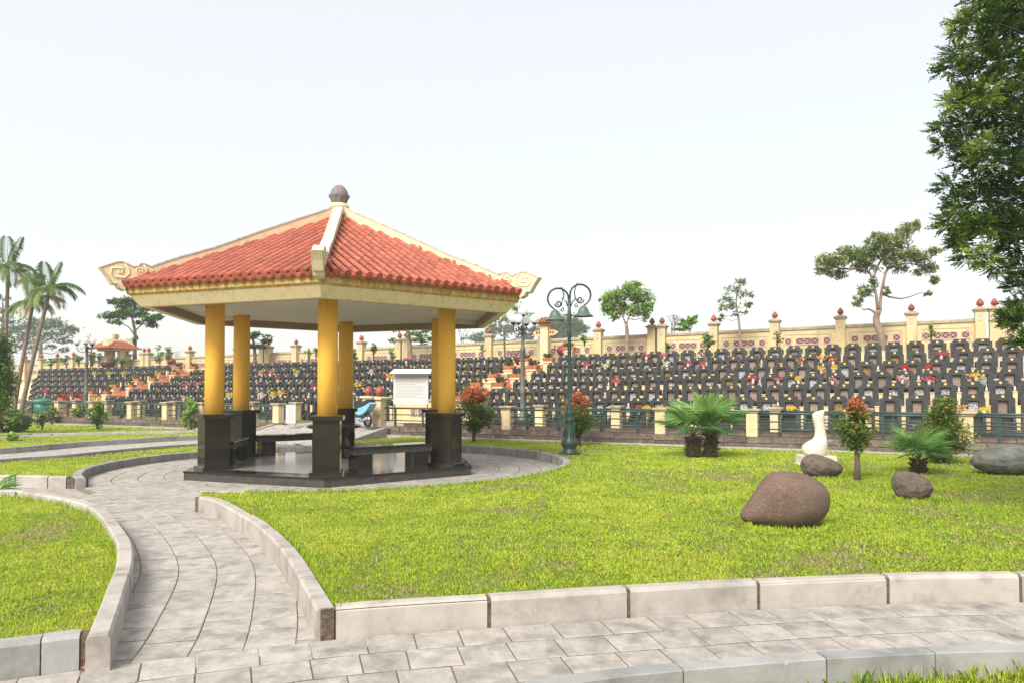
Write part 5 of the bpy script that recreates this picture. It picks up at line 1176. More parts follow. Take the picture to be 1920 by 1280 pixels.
for (x, y, rx, ry, n, sz, m, lb) in [(1327, 662, 16, 14, 420, .11, 'leaf_md', 'round clipped grey green bush in front of the wall between two pillars'), (1251, 662, 6, 10, 60, .16, 'leaf_lt', 'thin light green sapling beside the paired pillars'), (1096, 650, 9, 10, 60, .16, 'leaf_lt', 'sparse sapling against the wall right of the green lamp'),
     (1746, 640, 8, 12, 60, .15, 'leaf_lt', 'spindly sapling in front of the wall near the right paired finials'), (1458, 650, 10, 12, 40, .14, 'leaf_olive', 'sparse twiggy sapling in front of the wall pillar'), (660, 682, 11, 14, 260, .13, 'leaf_olive', 'round bush right of the middle gazebo columns'), (700, 676, 8, 15, 160, .16, 'leaf_md', 'upright green shrub above the graves left of the notice board'),
     (580, 680, 7, 12, 90, .14, 'leaf_lt', 'upright slender plant left of the front gazebo column'), (593, 676, 6, 10, 70, .14, 'leaf_md', 'second slender plant beside the front gazebo column'), (300, 685, 12, 14, 200, .16, 'leaf_lt', 'upright leafy plants on the top terrace right of the pavilion'), (316, 684, 9, 14, 140, .16, 'leaf_md', 'bushy plant beside the wall left of a pillar'),
     (170, 688, 13, 11, 200, .18, 'leaf_olive', 'yellowish plant left of the pavilion urn'), (148, 688, 10, 9, 150, .18, 'leaf_md', 'green bush left of the pavilion by the lamp'), (186, 688, 8, 12, 120, .18, 'leaf_grey', 'greyish plant directly left of the urn'), (228, 690, 13, 7, 260, .16, 'leaf_md', 'low hedge at the foot of the pavilion'), (125, 690, 12, 9, 160, .18, 'leaf_olive', 'loose bush on the far left terrace'), (95, 692, 12, 8, 160, .18, 'leaf_md', 'low bush at the far left end of the top terrace'),
     (735, 676, 9, 8, 60, .16, 'leaf_lt', 'light green climbing plant near the notice board top'), (905, 668, 6, 9, 40, .13, 'leaf_olive', 'thin plant against the wall left of the slim tree')]:
    bush('bush', lb, x, y, 30.3, rx, ry, int(n * 1.3), sz, m, 'bush', PG, r0=0.018)

# shrubs on the lawns
Z_ = LAWN
def lawnpt(x, y, z=Z_): return gp(x, y, z)
for (x, y, rx, ry, n, lb, z) in [(888, 824, 32, 44, 2600, 'egg shaped shrub with red new leaves beside the right gazebo column', Z_), (1085, 826, 27, 46, 2600, 'shrub with red tips just behind the green lamp post', Z_)]:
    D = gp(x, y, z).y; bush('red_tip_shrub', lb, x, y - 14, 0, rx, ry - 4, n, 0.085, 'leaf_red', 'shrub', 'red tipped shrubs on the main lawn', D=D, stem=True, tops=0.12, r0=0.05, lobes=9).location.z = z
def reds(x, y, D, rx, ry, n, size, lb, tops, stemh, lobes=8, mt='leaf_red'):
    base = at(x, y, D); base.z = Z_; root = empty('red_tip_shrub', base, 0, lb, 'shrub', 'red tipped shrubs on the main lawn'); s = D / FPX; cz = (stemh + ry) * s; cen = []
    for i in range(lobes):
        t = (i + 0.5) / lobes * 2 - 1; f = math.sqrt(max(0.12, 1 - (t * 0.95) ** 2)) * (1.0 if t < 0.2 else 0.8)
        for q in range(2): cen.append((Vector((random.uniform(-.5, .5) * rx * f * s, random.uniform(-.5, .5) * rx * f * s, cz + t * ry * 0.85 * s)), (rx * s * 0.75 * f, rx * s * 0.75 * f, ry * s * 0.27), n // lobes // 2))
    V, T = leaves(cen, 0, size, 0.42, -0.25); b = MB()
    b.tube([Vector((0, 0, -0.03)), Vector((0.01, 0, cz * 0.3)), Vector((-0.005, 0.01, cz * 0.6)), Vector((0, 0, cz * 1.2))], [0.055, 0.045, 0.032, 0.01], 8)
    for c_, r_, _ in cen: b.tube(wander(Vector((0, 0, max(stemh * s * 0.7, c_.z - 0.25))), c_ + Vector((random.gauss(0, .4) * r_[0], random.gauss(0, .4) * r_[1], random.uniform(0, .9) * r_[2])), 3, 0.05), [0.010, 0.008, 0.005, 0.002], 4)
    b.build('stem', M_['bark'], root)
    zt = V[:, :, 2].mean(1); p = np.clip((zt - cz - tops * ry * s) / (0.5 * ry * s), 0, 1); cn = vnoise(V[:, :, :2].mean(1) + 50, 9, 17)
    red = rng.random(len(T)) < p * 0.9 + 0.22 * (cn > 0.72); T = np.where(red, 0.62 + 0.38 * rng.random(len(T)), T * 0.50)
    link('foliage', tri_mesh('foliage', V, M_[mt], T, 4), root); return root
for o in [o for o in list(COL.objects) if o.name.startswith('red_tip_shrub')]:
    for c in list(o.children): bpy.data.objects.remove(c)
    bpy.data.objects.remove(o)
reds(888, 826, 20.3, 36, 43, 6500, 0.085, 'egg shaped shrub with red new leaves beside the right gazebo column', 0.1, 18)
reds(1085, 830, 19.0, 32, 42, 6500, 0.08, 'red tipped shrub just behind the green lamp post', 0.2, 14)
reds(1607, 900, gp(1607, 900, Z_).y, 36, 50, 4200, 0.062, 'slim young tree shaped shrub with orange red crown between two boulders', 0.3, 54)
reds(1772, 868, gp(1772, 868, Z_).y, 52, 60, 8000, 0.070, 'tall conical green shrub with a few red tips behind the small fan palm', 0.95, 3)
SG = 'small bushes on the far left lawn'
for (x, y, rx, ry, n, lb, m) in [(78, 806, 14, 18, 260, 'thin yellowish sapling, leftmost of the small lawn bushes in front', 'leaf_olive'), (97, 789, 14, 15, 420, 'small bush behind the thin sapling, near the green bin', 'leaf_md'), (148, 791, 15, 16, 500, 'small leafy bush between the sapling and the front bush', 'leaf_shr'), (183, 806, 17, 24, 720, 'upright multi stemmed bush nearest the left kerb', 'leaf_shr'), (227, 794, 13, 14, 380, 'dark leafed small bush near the railing', 'leaf_md'), (358, 805, 18, 22, 900, 'glossy light green bush beside the left gazebo column', 'leaf_lt')]:
    g = gp(x, y, 0.13); D = min(g.y, 30.5); r_ = bush('small_bush', lb, x, y, 0, rx * 0.85, ry * 1.12, int(n * 1.15), 0.12, m, 'bush', SG, D=D, z0=0.13, r0=0.022, lobes=8, droop=-0.4)

# palms at the left
def frond(L, az, up, m='palmleaf', nl=34, ll=0.5, tone=(0, 0.66), curl=1.5, w_=0.021):
    """arching feather leaf: rachis mesh + leaflets, local to the crown"""
    d = Vector((math.cos(az), math.sin(az), 0)); P = []; p = Vector((0, 0, 0)); el = up
    for i in range(13): P.append(p.copy()); p = p + (d * math.cos(el) + Vector((0, 0, math.sin(el)))) * (L / 12); el -= curl / 12
    V = []; T = []; side = Vector((-d.y, d.x, 0)); t0 = random.uniform(*tone)
    for i in range(nl):
        t = 0.12 + 0.86 * i / (nl - 1); k = t * 12; a = int(min(11, k)); q = P[a].lerp(P[a + 1], k - a); tg = (P[a + 1] - P[a]).normalized()
        for s in (-1, 1):
            l = ll * math.sin(PI * (0.15 + 0.8 * t)) ** 0.6 * random.uniform(0.85, 1.1); dr = (side * s * 0.8 + tg * 0.65 + Vector((0, 0, -0.25))).normalized(); m1 = q + dr * l * 0.5; e = q + dr * l * 0.9 + Vector((0, 0, -0.32 * l)); wv = tg * w_
            V.append([tuple(q), tuple(m1 - wv), tuple(e), tuple(m1 + wv)]); T.append(min(1, max(0, t0 + random.uniform(-0.12, 0.12))))
    return P, np.array(V), np.array(T)
def palm(label, D, foot, top, nf, L, r0, r1, shaft=True, brown=0.3):
    base = at(*foot, D); tp = at(*top, D); base.z = 0.1; root = empty('palm_tree', base, 0, label, 'palm', 'palms at the left edge'); v = tp - base
    P = [Vector((v.x * (t ** 1.15), 0, v.z * t)) for t in [i / 14 for i in range(15)]]; b = MB(); b.tube(P, [r0 * 1.3 if i == 0 else (r0 + (r1 - r0) * i / 14) * (1 + 0.05 * (i % 2)) for i in range(15)], 9); b.build('trunk', M_['palmbark'], root)
    b = MB(); b.tube([P[-1], P[-1] + Vector((0, 0, 0.35))], [r1 * 1.2, r1 * 0.7], 8); b.build('crown_shaft', M_['fanleafsolid'], root)
    c = P[-1] + Vector((0, 0, 0.3))
    for i in range(nf):
        az = 2 * PI * (i * 0.382) + random.uniform(-.2, .2); up = random.uniform(0.1, 1.0) if i > 1 else 1.35; tn = (0.66, 0.98) if random.random() < brown and up < 0.55 else (0.05, 0.5)
        Pk, V, T = frond(L * random.uniform(0.8, 1.1), az, up, tone=tn, curl=random.uniform(1.5, 2.3) if i > 1 else 0.3, ll=L * 0.36)
        f = link('frond', tri_mesh('frond', V, M_['palmleaf'], T, 4), root, Matrix.Translation(c)); b = MB(); b.tube(Pk, [0.022 * (1 - 0.07 * k) for k in range(13)], 4); b.build('rachis', M_['fanleafsolid'], f)
palm('right hand palm with leaning trunk and one upright bright new frond', 27.0, (34, 800), (90, 560), 10, 1.35, 0.085, 0.06, brown=0.5)
palm('middle palm with leaning trunk and browning lower fronds', 27.5, (22, 800), (60, 580), 9, 1.2, 0.075, 0.055, brown=0.5)
palm('leftmost tall palm at the left edge with a straight trunk', 29.0, (6, 800), (15, 518), 12, 1.45, 0.085, 0.06, brown=0.4)
tree('conifer', 'dark green conifer at the left edge in front of the palms', 23.5, [(0, 790), (2, 740), (0, 660)], 0.09, 0.03, [(-10, 640, 26, 26, 900), (4, 670, 20, 26, 1000), (-4, 700, 30, 26, 1200), (6, 735, 22, 22, 900), (12, 715, 16, 22, 500), (2, 755, 18, 16, 400), (-20, 670, 30, 40, 800)], 0.10, 'leaf_shr2', 'bark', 1.5, 'conifer', droop=-0.5)
tree('tree', 'pale hazy conifer with whorled branches behind the palms at the left edge', 90, [(6, 700), (6, 560)], 0.3, 0.05, [(0, 560, 16, 7, 90), (6, 580, 20, 8, 110), (4, 600, 22, 9, 130), (10, 625, 24, 9, 140), (6, 650, 26, 12, 160)], 0.45, 'leaf_hz', 'bark', 1.4, 'tree', 'trees beyond the boundary wall')
bush('undergrowth', 'dense undergrowth of mixed leafy plants at the foot of the palms', 14, 800, 0, 32, 26, 2200, 0.17, 'leaf_md', 'bush', None, D=25.0, z0=0.1, stem=False, r0=0.02, lobes=10)
bush('weed', 'low light green weed at the left edge of the far lawn', 20, 812, 0, 16, 9, 260, 0.12, 'leaf_lt', 'plant', None, D=21.5, z0=0.1, stem=False, r0=0.01, droop=-0.3)
bush('strappy_plant', 'upright strappy green plant right of the palm trunks', 34, 796, 0, 10, 14, 420, 0.38, 'leaf_lt', 'plant', None, D=25.5, z0=0.1, stem=False, r0=0.012, aspect=0.12, droop=-1.8)
# blades poking in at the left edge
V = []; T = []
for i in range(16):
    a = random.uniform(-0.5, 0.5); b0 = Vector((random.uniform(-.1, .05), random.uniform(-.1, .1), 0.0)); e = Vector((math.cos(a) * 0.42, math.sin(a) * 0.2, random.uniform(0.02, 0.38))); wv = Vector((0, 0, 0.014)); m_ = b0.lerp(e, 0.55) + Vector((0, 0, 0.06)); V.append([tuple(b0), tuple(m_ - wv), tuple(e), tuple(m_ + wv)]); T.append(random.uniform(0.2, 0.7))
o = link('palm_seedling', tri_mesh('palm_seedling', np.array(V), M_['fanleaf'], np.array(T), 4), None, Matrix.Translation(gp(-14, 930, 0.1))); tag(o, 'blades of a small palm poking in at the left edge of the small lawn', 'plant')

# fan palms
def fanleaf(Lp, R_, az, el, nseg=34, tone=0.4, spread=R(215), stalk=True):
    d = Vector((math.cos(az) * math.cos(el), math.sin(az) * math.cos(el), math.sin(el))); c = d * Lp + Vector((0, 0, -0.04 * Lp)); side = Vector((-math.sin(az), math.cos(az), 0)); nrm = side.cross(d).normalized()
    if nrm.z < 0: nrm = -nrm
    fd = (d - nrm * 0.25).normalized(); V = []; T = []
    for i in range(nseg):
        th_ = -spread / 2 + spread * (i + 0.5) / nseg; h = spread / nseg / 2 * 0.86; L = R_ * (0.72 + 0.28 * math.cos(th_ * 0.55)) * random.uniform(0.93, 1.05)
        D_ = lambda t: fd * math.cos(t) + side * math.sin(t)
        fold = 0.02 * R_ * (1 if i % 2 else -1); r1 = L * 0.55
        a0 = c; a1 = c + D_(th_ - h) * r1 - nrm * 0.03 * r1 - nrm * fold; a2 = c + D_(th_ + h) * r1 - nrm * 0.03 * r1 + nrm * fold; tip = c + D_(th_) * L - nrm * (0.10 + random.uniform(0, .12)) * L + Vector((0, 0, -0.05 * L))
        t = min(1, max(0, tone + random.uniform(-0.28, 0.24)))
        V.append([tuple(a0), tuple(a1), tuple(tip), tuple(a2)]); T.append(t)
    P = [Vector((0, 0, 0)), c * 0.5 + Vector((0, 0, 0.03)), c, c + fd * 0.06]
    return P, np.array(V), np.array(T)
def fanpalm(label, x, y, nf, R_, Lp, trunks, seed, h0=0.0, group=None, elr=(0.1, 1.3), az0=0.0, tones=(0.15, 0.75), nseg=34):
    random.seed(seed); base = gp(x, y, Z_); root = empty('fan_palm', base, 0, label, 'palm', 'short fan palms on the main lawn')
    for (dx, h, r_) in trunks:
        b = MB(); b.tube([(dx, 0, -0.03), (dx * 1.1, 0, h * 0.5), (dx * 1.2, 0, h)], [r_ * 1.05, r_, r_ * 0.8], 10)
        for _ in range(int(260 * r_ / 0.15)):
            a = random.uniform(0, 2 * PI); zz = random.uniform(0.0, h); l = random.uniform(0.05, 0.12); d = Vector((math.cos(a), math.sin(a), random.uniform(-0.3, 0.7))); p = Vector((dx * 1.1 + math.cos(a) * r_ * 0.8, math.sin(a) * r_ * 0.8, zz)); b.tube([p, p + d * l * 0.6, p + d * l], [0.016, 0.012, 0.003], 4, smooth=False)
        b.build('trunk', M_['fibre'], root)
    for i in range(nf):
        dx, h, r_ = trunks[i % len(trunks)]; az = az0 + 2 * PI * i * 0.382 + random.uniform(-.15, .15); el = elr[0] + (elr[1] - elr[0]) * (i / nf) ** 0.9
        P, V, T = fanleaf(Lp * random.uniform(0.85, 1.15), R_ * random.uniform(0.88, 1.1), az, el, nseg, tones[0] + (tones[1] - tones[0]) * (i / nf) + random.uniform(-.1, .1))
        M = Matrix.Translation((dx * 1.2, 0, h)); f = link('frond', tri_mesh('frond', V, M_['fanleaf'], T, 4), root, M); b = MB(); b.tube(P, [0.016, 0.012, 0.010, 0.004], 5); b.build('stalk', M_['fanleafsolid'], f)
fanpalm('large fan palm clump with two short shaggy trunks near the stone wall', 1316, 857, 18, 0.62, 0.40, [(-0.16, 0.44, 0.14), (0.17, 0.58, 0.13)], 5, elr=(0.35, 1.45), tones=(0.25, 0.95), nseg=44)
fanpalm('small fan palm with one short trunk between the slim shrub and the grey boulder', 1722, 886, 9, 0.46, 0.28, [(0.0, 0.24, 0.09)], 9, elr=(0.45, 1.4), tones=(0.3, 0.65), nseg=34, az0=-1.9)
random.seed(77)

# big foreground tree at the upper right: trunk stands outside the frame
FD = 7.6
ft = empty('cypress_tree', (FPX and (2090 - 960) / FPX * FD, FD, 0), 0, 'big dark evergreen with flat scaly sprays hanging in at the upper right', 'tree')
fb = ft.location.copy(); b = MB(); b.tube([(0, 0, 0), (0.05, 0, 1.5), (-0.03, 0.1, 3.2), (0, 0, 6.5)], [0.17, 0.14, 0.12, 0.06], 12); b.build('trunk', M_['bark'], ft)
spr = []; stn = []; brm = MB()
def spray(p, d, L, tone, k=0):
    """one flat scaly spray: a midrib with alternating finger twigs"""
    d = d.normalized(); up = Vector((random.gauss(0, .5), random.gauss(0, .5), 1)).normalized(); s = d.cross(up); s = s.normalized() if s.length > 1e-4 else Vector((1, 0, 0))
    n = 5
    for i in range(n):
        t = (i + 0.6) / n; q = p + d * L * t + Vector((0, 0, 0.10 * L * t * t))
        for sg in ((-1, 1) if i < n - 1 else (0,)):
            dd = (d * 1.0 + s * sg * random.uniform(0.55, 0.95) + up * random.uniform(-0.1, 0.25)).normalized(); l = L * random.uniform(0.28, 0.46) * (1.15 - 0.45 * t); nn = dd.cross(up).normalized(); wv = nn * 0.0105 * random.uniform(0.7, 1.2) + up * 0.003
            m_ = q + dd * l * 0.6; e = q + dd * l; tt_ = min(1, max(0, tone + random.uniform(-.13, .13) + 0.14 * t))
            spr.append([tuple(q), tuple(m_ - wv), tuple(e), tuple(m_ + wv)]); stn.append(tt_)
            for s2 in (-1, 1):
                d2 = (dd + nn * s2 * 0.7).normalized(); q2 = q + dd * l * 0.45; l2 = l * 0.5; w2 = (dd.cross(up)).normalized() * 0.008; spr.append([tuple(q2), tuple(q2 + d2 * l2 * 0.6 - w2), tuple(q2 + d2 * l2), tuple(q2 + d2 * l2 * 0.6 + w2)]); stn.append(min(1, tt_ + 0.05))
def clump(x, y, rpx, n, tone, D=None):
    D = D or FD; c = at(x, y, D + random.uniform(-.55, .55)) - fb; r_ = rpx * D / FPX
    st = Vector((0.0, 0, c.z + random.uniform(-0.5, 0.1))); w_ = wander(st, c, 6, 0.04, 0.03); brm.tube(w_, [0.022, 0.018, 0.014, 0.012, 0.009, 0.006, 0.004], 5)
    for i in range(n):
        u = Vector((random.gauss(0, 1), random.gauss(0, 1), random.gauss(0, 1))).normalized() * random.random() ** 0.5; p = c + Vector((u.x * r_, u.y * r_, u.z * r_ * 0.8)) * 0.75
        d = Vector((u.x - 0.35, u.y, u.z * 0.7 + random.uniform(-0.35, 0.35))); L = random.uniform(0.075, 0.135)
        spray(p, d, L, tone + random.uniform(-.1, .1)); 
        if i % 4 == 0: brm.tube([c, (c + p) / 2 + Vector((0, 0, .01)), p], [0.006, 0.004, 0.002], 3)
CL = []
edge = [(0, 1850), (30, 1800), (60, 1785), (100, 1765), (140, 1760), (170, 1790), (200, 1760), (235, 1748), (270, 1755), (300, 1778), (340, 1762), (380, 1775), (410, 1768), (430, 1800)]
for y, x0 in edge:
    x = x0 + 20; k = 0
    while x < 2010:
        CL.append((x + random.uniform(-8, 8), y + random.uniform(-12, 12), 30 if k else 20, 17 if k else 10, random.choice([0.42, 0.55, 0.3, 0.62, 0.2]) if k < 3 else random.choice([0.12, 0.3, 0.5]))); x += 40; k += 1
CL += [(1805, 455, 16, 9, .3), (1780, 415, 20, 12, .4), (1800, 440, 24, 12, .35), (1835, 420, 22, 14, .3), (1870, 410, 28, 14, .25), (1905, 420, 25, 14, .25), (1800, 450, 22, 12, .3), (1815, 480, 18, 10, .35), (1845, 478, 22, 10, .6), (1860, 500, 18, 10, .4), (1885, 470, 18, 10, .3), (1905, 460, 20, 12, .2), (1905, 495, 24, 14, .25), (1920, 520, 26, 14, .3), (1900, 535, 14, 8, .2),
       (1895, 590, 20, 14, .35), (1912, 575, 22, 14, .3), (1915, 605, 22, 12, .2), (1890, 600, 10, 7, .3), (1925, 640, 20, 8, .15), (1860, 40, 18, 12, .2), (1835, 20, 14, 8, .2), (1870, 80, 26, 14, .3), (1900, 20, 30, 16, .15)]
for q in range(46): CL.append((random.uniform(2030, 2330), random.uniform(-60, 640), 34, 14, random.uniform(0.15, 0.6)))
for (x, y, r_, n, t) in CL: clump(x, y, r_, int(n * 4.2), t)
for pts in [[(1990, 380), (1930, 372), (1895, 385), (1872, 425), (1868, 470)], [(1990, 395), (1925, 392), (1905, 415), (1880, 438)], [(1990, 508), (1915, 514), (1860, 512)], [(1990, 530), (1920, 536), (1870, 540)], [(1990, 560), (1918, 545), (1900, 555)], [(1835, 2), (1836, 18), (1842, 30)], [(1800, 2), (1812, 8), (1835, 2)], [(1790, 12), (1805, 4), (1820, 0)], [(1990, 640), (1930, 628), (1895, 612), (1876, 618)], [(1930, 655), (1900, 640), (1888, 655)]]:
    brm.tube([at(x, y, FD + 0.1) - fb for x, y in pts], [0.012 * (1 - 0.15 * i) for i in range(len(pts))], 5)
brm.build('branches', M_['barkdk'], ft)
link('sprays', tri_mesh('sprays', np.array(spr), M_['leaf_cyp'], np.array(stn), 4), ft)
print('spray faces', len(spr))
# ============================================================ LAMPS, ROCKS, SCULPTURE, SCOOTER, SIGNS, FLOWERS
def spiral(c, r, a0, turns, n=18, shrink=0.25, plane='xz'):
    P = []
    for i in range(n + 1):
        t = i / n; a = a0 + turns * 2 * PI * t; rr = r * (1 - (1 - shrink) * t); P.append((c[0] + rr * math.cos(a), 0, c[1] + rr * math.sin(a)))
    return P
# green double lamp post
g = gp(1068, 851, Z_); lp = empty('lamp_post', g, R(6), 'dark green lamp post with two curled arms and bell shaped shades', 'street lamp'); s = g.y / FPX; H = lambda y: (851 - y) * s
prof = [(0.19, 0), (0.20, 0.03), (0.185, 0.07), (0.15, 0.11), (0.145, 0.15), (0.185, 0.21), (0.19, 0.27), (0.165, 0.33), (0.150, 0.36), (0.13, 0.45), (0.105, 0.62), (0.09, 0.72), (0.105, 0.74), (0.105, 0.77), (0.085, 0.80), (0.09, 0.86), (0.105, 0.90), (0.09, 0.94), (0.07, 1.02), (0.075, 1.05), (0.052, 1.10), (0.045, 1.5), (0.040, H(628)), (0.050, H(626)), (0.050, H(620)), (0.042, H(617)), (0.046, H(600)), (0.052, H(590)), (0.040, H(586)), (0.032, H(560))]
MB().lathe(prof, 20).build('pole', M_['green'], lp)
b = MB()
for i in range(12): b.tube([(0.147 * math.cos(i * PI / 6), 0.147 * math.sin(i * PI / 6), 0.38), (0.092 * math.cos(i * PI / 6), 0.092 * math.sin(i * PI / 6), 0.71)], 0.010, 4)
for i in range(14): a = 2 * PI * i / 14; b.box((0.215 * math.cos(a), 0.215 * math.sin(a), 0.015), (0.03, 0.03, 0.05))
b.build('base_ornament', M_['green'], lp)
for sg, top, cx in ((-1, 541, 1038), (1, 533, 1086)):
    X = lambda x: (x - 1065) * s
    w0 = X(1065 + (3 if sg > 0 else -3)); xa = sg * (1086 - 1065) * s; ztop_ = H(top); r_ = 20 * s; zc = ztop_ - r_; arm = [(w0 * 0.3, 0, H(578)), (sg * 1 * s, 0, H(570)), (xa - sg * r_ * 0.98, 0, zc - 0.02)]
    for i in range(1, 13):
        a = PI - i * (PI + 0.75) / 12; arm.append((xa + sg * r_ * math.cos(a), 0, zc + r_ * math.sin(a)))
    hx = xa + sg * 0.30 * r_; hz = zc - r_ * 1.05; arm.append((hx, 0, hz)); o = MB().tube(arm, [0.022] * (len(arm) - 3) + [0.02, 0.018, 0.016], 7).build('arm', M_['blackiron'], lp)
    b = MB(); b.tube(spiral((xa - sg * 0.0, zc - r_ * 0.45), r_ * 0.34, 0 if sg > 0 else PI, sg * -1.3, 20, 0.2), 0.016, 6)
    b.tube([(0.02 * sg, 0, H(577)), (sg * 6 * s, 0, H(566)), (sg * 13 * s, 0, H(560)), (xa - sg * 0.3 * r_, 0, zc - r_ * 0.62), (xa, 0, zc - r_ * 0.8)], 0.014, 5)
    b.tube([(sg * 12 * s, 0, H(561)), (sg * 10 * s, 0, H(552)), (xa - sg * 0.55 * r_, 0, zc + r_ * 0.35), (xa - sg * 0.35 * r_, 0, ztop_ + 0.0)], 0.013, 5)
    b.tube(spiral((xa - sg * 0.35 * r_, zc - r_ * 1.02), r_ * 0.2, PI / 2, sg * 1.0, 12, 0.3), 0.012, 5)
    for q in ((xa - sg * .3 * r_, ztop_ + .01), (xa + sg * r_ * .8, zc + r_ * .62), (sg * 4 * s, H(572)), (sg * 13 * s, H(561)), (-sg * 2 * s, H(566))): b.lathe([(0, -0.025), (0.024, 0), (0, 0.025)], 6, c=(q[0], 0, q[1]), cap=False)
    b.build('scrollwork', M_['blackiron'], o)
    sh = MB(); z0 = hz; sh.lathe([(0.02, 0.02), (0.035, 0.0), (0.085, -0.03), (0.115, -0.09), (0.135, -0.15), (0.20, -0.205), (0.225, -0.225), (0.222, -0.232), (0.13, -0.165), (0.10, -0.10)], 24, c=(hx, 0, z0), cap=False).build('lamp_shade', M_['greenlt'], lp)
    MB().lathe([(0.11, -0.20), (0.125, -0.24), (0.115, -0.29), (0.07, -0.325), (0.0, -0.33)], 20, c=(hx, 0, z0), cap=False).build('glass_bowl', M_['glassbowl'], lp) if sg < 0 else MB().lathe([(0.09, -0.17), (0.08, -0.215), (0.0, -0.225)], 14, c=(hx, 0, z0), cap=False).build('bulb_holder', M_['glassbowl'], lp)
def globelamp(x, yb, ytop, Y, label, offs):
    p = at(x, yb, Y); t = empty('globe_lamp', p, 0, label, 'street lamp', 'street lamps with white globes'); s = Y / FPX; H = lambda y: (yb - y) * s; r = 9.3 * s * (Y / 24 if Y < 24 else 1); r = 0.155
    MB().lathe([(0.13, 0), (0.13, 0.1), (0.09, 0.16), (0.08, 0.9), (0.10, 0.94), (0.075, 1.0), (0.065, H(ytop) * 0.62), (0.085, H(ytop) * 0.63), (0.085, H(ytop) * 0.66), (0.055, H(ytop) * 0.68), (0.055, H(ytop) - 0.62), (0.085, H(ytop) - 0.60), (0.06, H(ytop) - 0.52), (0.025, H(ytop) - 0.46), (0.022, H(ytop) - 0.18)], 14).build('pole', M_['greypole'], t)
    def globe(c):
        a = MB().lathe([(0.05, -r - 0.03), (0.09, -r * 0.92), (0.10, -r * 0.80)], 12, c=c).build('globe_holder', M_['blackiron'], t)
        MB().lathe([(r * math.sin(PI * i / 12) + 1e-4, -r * math.cos(PI * i / 12)) for i in range(1, 13)], 20, c=c, cap=False).build('globe', M_['globe'], t)
    globe((0, 0, H(ytop)))
    for (dx, dy, dz) in offs:
        c = (dx, dy, H(ytop) - 0.26 + dz); globe(c); b = MB(); zz = H(ytop) - 0.62
        b.tube([(0, 0, zz - 0.02), (dx * 0.35, dy * 0.35, zz - 0.14), (dx * 0.8, dy * 0.8, zz - 0.08), (dx, dy, zz + 0.06), (dx, dy, c[2] - r)], 0.018, 6); b.tube([(0, 0, zz + 0.16), (dx * 0.3, dy * 0.3, zz + 0.12), (dx * 0.5, dy * 0.5, zz - 0.02), (dx * 0.72, dy * 0.72, zz + 0.03), (dx * 0.6, dy * 0.6, zz + 0.1)], 0.013, 5); b.build('arm', M_['blackiron'], t)
YL = dB(978, 21.2)
globelamp(980, 790, 583, YL, 'tall globe lamp with white spheres between gazebo roof and green lamp', [(-0.30, 0.12, 0.03), (-0.14, -0.28, -0.02), (0.38, -0.05, 0.0), (0.12, 0.3, 0.0)])
globelamp(161, 776, 629, dB(161, 21.2), 'white globe lamp standing among the graves at the left', [(-0.45, 0.0, 0.0), (0.32, -0.1, 0.0), (0.05, 0.32, 0), (0.12, -0.3, 0)])

# boulders
def boulder(name, label, x, y, wpx, hpx, m, seed, shape, amp=0.05, fr=2.2, ydepth=0.8, rot=0.0, det=5, rough=0.0):
    base = gp(x, y, Z_); s = base.y / FPX; rs = np.random.default_rng(seed); bm = bmesh.new(); bmesh.ops.create_icosphere(bm, subdivisions=det, radius=1.0)
    ph = rs.random((8, 3)) * 6.28; fq = rs.normal(size=(8, 3)) * fr; ph2 = rs.random((14, 3)) * 6.28; fq2 = rs.normal(size=(14, 3)) * fr * 5
    W2, Hh = wpx * s / 2, hpx * s
    for v in bm.verts:
        p = np.array(v.co); k = 1 + amp * sum(math.sin(fq[i] @ p + ph[i, 0]) for i in range(8)) / 3 + rough * sum(math.sin(fq2[i] @ p + ph2[i, 0]) for i in range(14)) / 4
        q = shape(p) * k; v.co = (q[0] * W2, q[1] * W2 * ydepth, (q[2] * 0.5 + 0.46) * Hh)
    me = bpy.data.meshes.new('boulder'); bm.to_mesh(me); bm.free(); me.materials.append(M_[m]); me.polygons.foreach_set('use_smooth', [True] * len(me.polygons))
    o = link('boulder', me, None, Matrix.Translation(base + Vector((0, W2 * ydepth * 0.8, 0))) @ Matrix.Rotation(rot, 4, 'Z')); tag(o, label, 'boulder', 'boulders on the main lawn')
def shp_main(p):    # egg on the right, low snout on the left
    x, y, z = p; t = (x + 1) / 2; hgt = 0.30 + 0.70 * min(1, max(0, (t - 0.02) / 0.36)) ** 0.9; 
    if t < 0.4: hgt = 0.46 + 0.54 * (3 * (t / 0.42) ** 2 - 2 * (t / 0.42) ** 3)
    sq = lambda a, e: math.copysign(abs(a) ** e, a)
    zz = sq(z, 0.86); zz = zz if zz < 0 else zz
    top = (zz + 1) * hgt - 1
    return np.array([sq(x, 0.92), y * (0.55 + 0.45 * min(1, t * 1.8)), top])
boulder('boulder', 'large reddish brown boulder with a low snout, nearest in the middle of the lawn', 1490, 995, 170, 110, 'rock', 3, shp_main, 0.02, 1.4, 0.75, rough=0.004)
boulder('boulder', 'brown boulder leaning against the plinth of the white sculpture', 1550, 898, 76, 44, 'rock2', 8, lambda p: np.array([p[0] + 0.25 * (p[2] < 0) * 0, p[1], p[2] * (1 - 0.30 * p[0]) - 0.18 * p[0]]), 0.05, 1.6, 0.8, rough=0.02)
boulder('boulder', 'small pitted brown boulder in front of the small fan palm', 1724, 941, 74, 56, 'rock2', 14, lambda p: np.array([p[0], p[1], p[2] * (1 - 0.28 * p[0]) - 0.12 * p[0]]), 0.06, 1.8, 0.85, rough=0.04)
